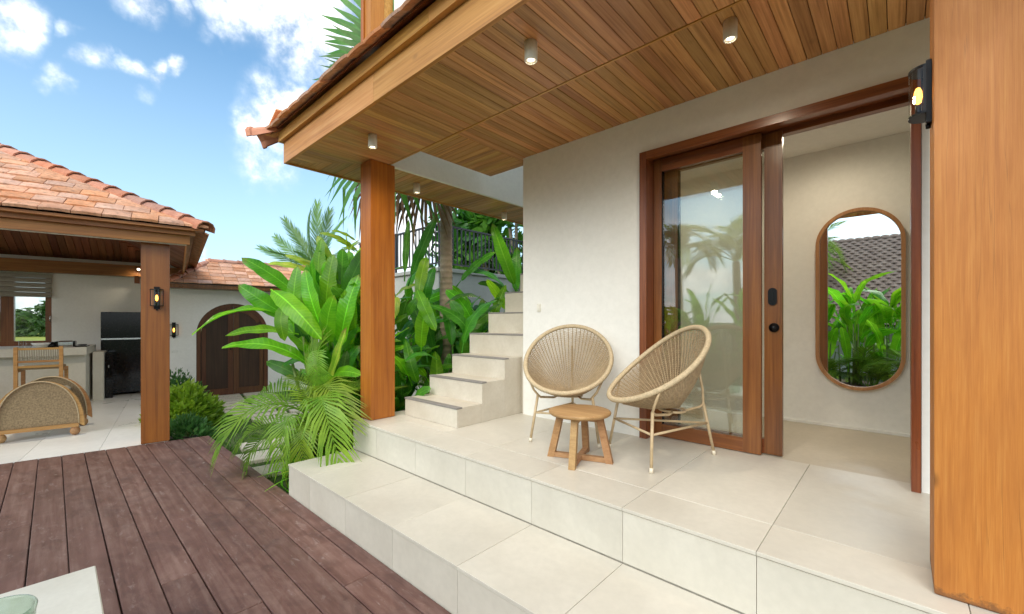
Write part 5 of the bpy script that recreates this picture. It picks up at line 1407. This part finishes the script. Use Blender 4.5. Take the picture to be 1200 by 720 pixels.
# ---- trees: tapered trunk, limbs, crown of leaf clumps
def tree(name, label, base, h, cr_r, seed, mat='tree', n=1500, ls=.22, group=None, low=.3, cat='tree'):
    rg = random.Random(seed); t = thing(name, label, cat, base, 0, group)
    q = MB(); q.tube([(0, 0, 0), (.03 * h * rg.uniform(-1, 1), .0, h * .3), (.05 * h * rg.uniform(-1, 1), .03 * h, h * .7)], [.035 * h, .026 * h, .010 * h], 8)
    cl = []
    for k in range(14):
        a = rg.uniform(0, 6.28); rr = cr_r * math.sqrt(rg.random()) * .8; zc_ = h * (low + (1 - low) * rg.random())
        sh = 1 - .55 * ((zc_ / h - low) / (1 - low)) ** 2
        c = Vector((rr * math.cos(a) * sh, rr * math.sin(a) * sh, zc_)); cl.append((c, cr_r * rg.uniform(.25, .48)))
        if k < 7: q.tube([(0, 0, h * rg.uniform(.2, .45)), c * .6 + Vector((0, 0, .25 * c.z)), c], [.014 * h, .009 * h, .003 * h], 5)
    mk('trunk', q, M['trunk'], t)
    q = MB()
    for k in range(n):
        c, r = cl[rg.randrange(len(cl))]
        d = Vector((rg.gauss(0, 1), rg.gauss(0, 1), rg.gauss(0, 1))).normalized() * r * (rg.random() ** .4)
        p = c + d; nn = (d.normalized() + Vector((rg.uniform(-.8, .8), rg.uniform(-.8, .8), rg.uniform(-.4, .9)))).normalized()
        u = nn.orthogonal().normalized(); v_ = nn.cross(u); an = rg.uniform(0, 6.28); x = u * math.cos(an) + v_ * math.sin(an); y_ = nn.cross(x); s = ls * rg.uniform(.6, 1.3)
        q.add([p - x * s, p + y_ * s * .35, p + x * s, p - y_ * s * .35], [(0, 1, 2, 3)])
    mk('crown', q, M[mat], t, fix=False, kind='stuff'); return t
for k, (u, v, dd) in enumerate([(548, 300, 11.5), (580, 296, 11), (606, 300, 10.5), (560, 290, 14)]):
    p = at(u, v, dd)
    tree('broadleaf_tree', ['dark leafy tree behind the railing, just right of the ringed palm trunk', 'dark leafy tree behind the railing under the far soffit spotlight', 'dark leafy tree behind the railing touching the house wall', 'tallest leafy tree farther back behind the railing'][k],
         (p.x, p.y, GZ), [4.6, 4.6, 4.7, 5.4][k], 1.3, 50 + k, 'leafd', 900, .20, None, .35)
for k, (u, v) in enumerate([(500, 270)]):
    p = at(498, 270, 13); tree('broadleaf_tree', 'light green leafy tree left of the ringed trunk, beyond the railing', (p.x + .6, p.y + .8, GZ), 4.9, .75, 60, 'leaf', 500, .16, None, .5)

# ---- bush beside the pavilion post, herbs, lawn, path
def bush(name, label, base, rx, ry, h, n, mat, ls, seed, spiky=.5):
    rg = random.Random(seed); t = thing(name, label, 'bush', base, PAV)
    q = MB(); st_ = MB()
    for k in range(16):
        a = rg.uniform(0, 6.28); st_.tube([(0, 0, 0), (rx * .6 * math.cos(a), ry * .6 * math.sin(a), h * .6)], [.012, .004], 4)
    mk('stem', st_, M['stem'], t)
    for k in range(n):
        a = rg.uniform(0, 6.28); ph = math.acos(rg.random()); r = (.65 + .35 * rg.random()) * (1 + .10 * math.sin(a * 5 + 1) + .08 * math.sin(ph * 7))
        nrm = Vector((math.cos(a) * math.sin(ph), math.sin(a) * math.sin(ph), math.cos(ph)))
        p = Vector((nrm.x * rx * r, nrm.y * ry * r, nrm.z * h * r)); d = (nrm + Vector((rg.uniform(-1, 1), rg.uniform(-1, 1), rg.uniform(-.3, 1))) * spiky).normalized()
        sd_ = d.orthogonal().normalized(); an = rg.uniform(0, 6.28); sd_ = (sd_ * math.cos(an) + d.cross(sd_) * math.sin(an)); s = ls * rg.uniform(.7, 1.3)
        q.add([p, p + d * s * .5 + sd_ * s * .2, p + d * s, p + d * s * .5 - sd_ * s * .2], [(0, 1, 2, 3)])
    mk('foliage', q, M[mat], t, fix=False, kind='stuff'); return t
bush('golden_shrub', 'rounded yellow green shrub beside the pavilion post, in front of the garden wall', pw(-7.7, .10, GZ), .55, .42, .55, 3800, 'bush', .10, 1, 1.1)
bush('golden_shrub', 'darker clipped round shrub right below the gate wall corner', pw(-9.3, .0, GZ), .5, .4, .62, 2200, 'herb', .07, 2, .6)
bush('mint_plant', 'dark green broad leaved herb at the deck edge by the pavilion post', pw(-6.75, .12, GZ), .33, .25, .30, 700, 'herb', .085, 3, .7)
def spider(name, label, base, n, L, seed):
    rg = random.Random(seed); t = thing(name, label, 'plant', base)
    for k in range(n):
        a = rg.uniform(0, 6.28); e = R(rg.uniform(25, 75)); p = Vector(base); d = Vector((math.cos(a) * math.cos(e), math.sin(a) * math.cos(e), math.sin(e)))
        ob = put_leaf(t, p, p + d * L * rg.uniform(.7, 1.2), Vector((0, 0, 1)), 'leaf' if k % 3 else 'leafy', (.09, .6, .3, .05, k % 4, .45))
    return t
spider('spider_plant', 'grassy spider plant drooping over the deck edge at the end of the step', (-3.86, 1.46, GZ), 34, .34, 1)
spider('spider_plant', 'second grassy plant farther along the deck edge below the areca fronds', (-4.25, 1.55, GZ), 26, .30, 2)
spider('spider_plant', 'small grassy tuft at the foot of the terrace end below the fern fronds', (-3.95, 1.80, GZ), 24, .36, 3)
# lawn: blades
rg = random.Random(5); q = MB()
def blade(p, h):
    a = rg.uniform(0, 6.28); w_ = .006; d = Vector((math.cos(a), math.sin(a), 0)); b2 = Vector((-d.y, d.x, 0)) * h * rg.uniform(.1, .7)
    q.add([p - d * w_, p + d * w_, p + b2 + Vector((0, 0, h))], [(0, 1, 2)])
for k in range(26000):
    x = rg.uniform(-10.2, -3.9); y_ = rg.uniform(-.1, 3.4)
    p = pw(x, y_, GZ)
    if p.y < 1.30 and x > -6.3: continue
    blade(p, rg.uniform(.025, .06))
lawn = mk('lawn_grass', q, M['grass'], None, kind='stuff', fix=False)
path = mk('garden_path', MB().box((-10.28, .55, GZ - .05), (-5.0, 2.6, GZ + .006)), M['ground'], None, (0, 0, 0), (0, 0, PAV), kind='structure')
sme = {}
for i in range(15):
    xx = -10.2 + i * .30
    y0 = .42 + max(0, i - 4) * .10
    for j in range(2):
        W_ = (.62, .5)[j]; c = y0 + (W_ / 2 if j == 0 else .68 + W_ / 2)
        board('paving_slab', (xx, c, GZ + .018 + rg.uniform(-.003, .003)), W_, .21, .05, M['stair'], path, 'Y', .006)
for (u, v, L, W_) in [(298, 538, .55, .34), (322, 552, .5, .3), (310, 522, .5, .3)]:
    p = Vector((0, 0, 0)); r_ = px_dir(u, v); p = CAMP + r_ * ((GZ + .01 - 1.4) / r_.z); lp = Matrix.Rotation(-PAV, 3, 'Z') @ p
    board('paving_slab', (lp.x, lp.y, GZ + .02), L, W_, .05, M['stair'], path, 'Y', .006)

# ---- garden behind the photographer (seen in the door glass and the mirror)
rg = random.Random(99)
j = 0
for (x, y_, n, h, mt) in [(-.75, -3.4, 34, 2.9, 'leaf'), (-.15, -3.6, 32, 2.7, 'leaf'), (-1.4, -3.5, 30, 2.6, 'leaf'), (-2.5, -4.2, 26, 2.4, 'leaf'), (-3.4, -4.0, 26, 2.5, 'leaf'), (-4.4, -4.4, 26, 2.2, 'leaf'), (.5, -3.6, 28, 2.6, 'leaf'), (-5.4, -4.2, 22, 2.3, 'leaf')]:
    clump('heliconia_plant', 'bright heliconia clump across the pool deck, seen reflected', (x, y_, GZ), n, h, (.6, 1.15), mt, 'heliconias behind the deck', 200 + j, .28); j += 1
for (x, y_) in [(-.4, -3.0), (-1.2, -3.1), (.2, -3.1), (-2.0, -3.3), (-3.0, -3.5), (-4.0, -3.6)]:
    areca('areca_palm', 'areca palm across the pool deck in front of the heliconias, seen reflected', (x, y_, GZ), 12, 1.15, 300 + j, 'areca palms behind the deck', (20, 75)); j += 1
for (x, y_, zt_) in [(-3.2, -6.0, 3.0), (-4.9, -6.4, 3.3), (-2.2, -7.2, 3.3)]:
    t = thing('coconut_palm', 'feathery palm beyond the heliconias, seen reflected in the door glass', 'palm tree', (x, y_, GZ), 0, 'palms behind the deck'); c_ = Vector((x, y_, zt_))
    mk('trunk', MB().tube([(0, 0, 0), (.06, .02, 1.5), (0, 0, zt_ - GZ)], [.14, .11, .09], 10), M['trunk'], t)
    for k in range(16):
        a = k * 2.4 + rg.random(); e = R(rg.uniform(-10, 80)); frond(t, c_, Vector((math.cos(a) * math.cos(e), math.sin(a) * math.cos(e), math.sin(e))), Vector((0, 0, 1)), rg.uniform(1.3, 1.8), 'areca', AK[rg.randrange(4)])
nb = thing('neighbour_house', 'house with an old brown tiled roof behind the deck, seen in the mirror', 'house', (.6, -8.2, GZ))
mk('wall', MB().box((-2.6, -2.6, 0), (3.6, .95, 1.9)), M['plaster'], nb)
rm = MB()
rm.hexa([(-3.1, 2.8, 1.398), (4.1, 2.8, 1.398), (4.1, -.9, 4.18), (-3.1, -.9, 4.18), (-3.1, 2.8, 1.428), (4.1, 2.8, 1.428), (4.1, -.9, 4.21), (-3.1, -.9, 4.21)])
rm.hexa([(-3.1, -.9, 4.18), (4.1, -.9, 4.18), (4.1, -3.4, 2.3), (-3.1, -3.4, 2.3), (-3.1, -.9, 4.21), (4.1, -.9, 4.21), (4.1, -3.4, 2.33), (-3.1, -3.4, 2.33)])
mk('roof', rm, M['dark'], nb)
q = MB(); sl = math.atan2(1.88, 2.5)
for r_ in range(30):
    s = r_ * .157
    for k in range(33):
        x = -3.1 + k * .22 + (.11 if r_ % 2 else 0)
        t_ = tile_mesh(.214, .24, .02, .03); M4 = Matrix.Translation((x + .11, 2.82 - s * math.cos(sl), 1.423 + s * math.sin(sl) + rg.uniform(-.003, .004))) @ (Matrix.Rotation(R(180), 3, 'Z') @ Matrix.Rotation(sl - R(5), 3, 'X')).to_4x4()
        q.add([M4 @ Vector(v) for v in t_.v], t_.f)
mk('roof_tile', q, M['brownroof'], nb, kind='stuff')
q = MB()
for k in range(24): 
    cq = cap_mesh(.32, .09, .08); q.add([Vector((-3.1 + k * .30 + v[1], -.9 + v[0], 4.20 + v[2])) for v in cq.v], cq.f)
mk('ridge_cap', q, M['brownroof'], nb, kind='stuff')

# ---- rice field and tree line beyond the pavilion window
q = MB(); fa = [pw(-30, -60), pw(-30, 10), pw(-140, 60), pw(-140, -110)]
field = mk('rice_field', MB().hexa([(*p.xy, GZ - .05) for p in fa][::-1] + [(*p.xy, GZ + .02) for p in fa][::-1]), M['field'], None, kind='structure')
names = ['low round tree', 'wide bushy tree', 'taller pale tree', 'leaning thin tree', 'dense dark tree', 'small low tree', 'open crowned tree', 'broad spreading tree']
for k in range(8):
    yq = -19 + k * 1.55
    p = pw(-66 + rg.uniform(-4, 4), yq, GZ)
    tree('broadleaf_tree', 'distant tree in the row at the far edge of the rice field', tuple(p), [1.9, 1.7, 2.1, 1.8, 2.2, 2.5, 3.2, 3.8][k], 1.6, 400 + k, 'tree', 420, .5, 'trees at the edge of the rice field', .08)
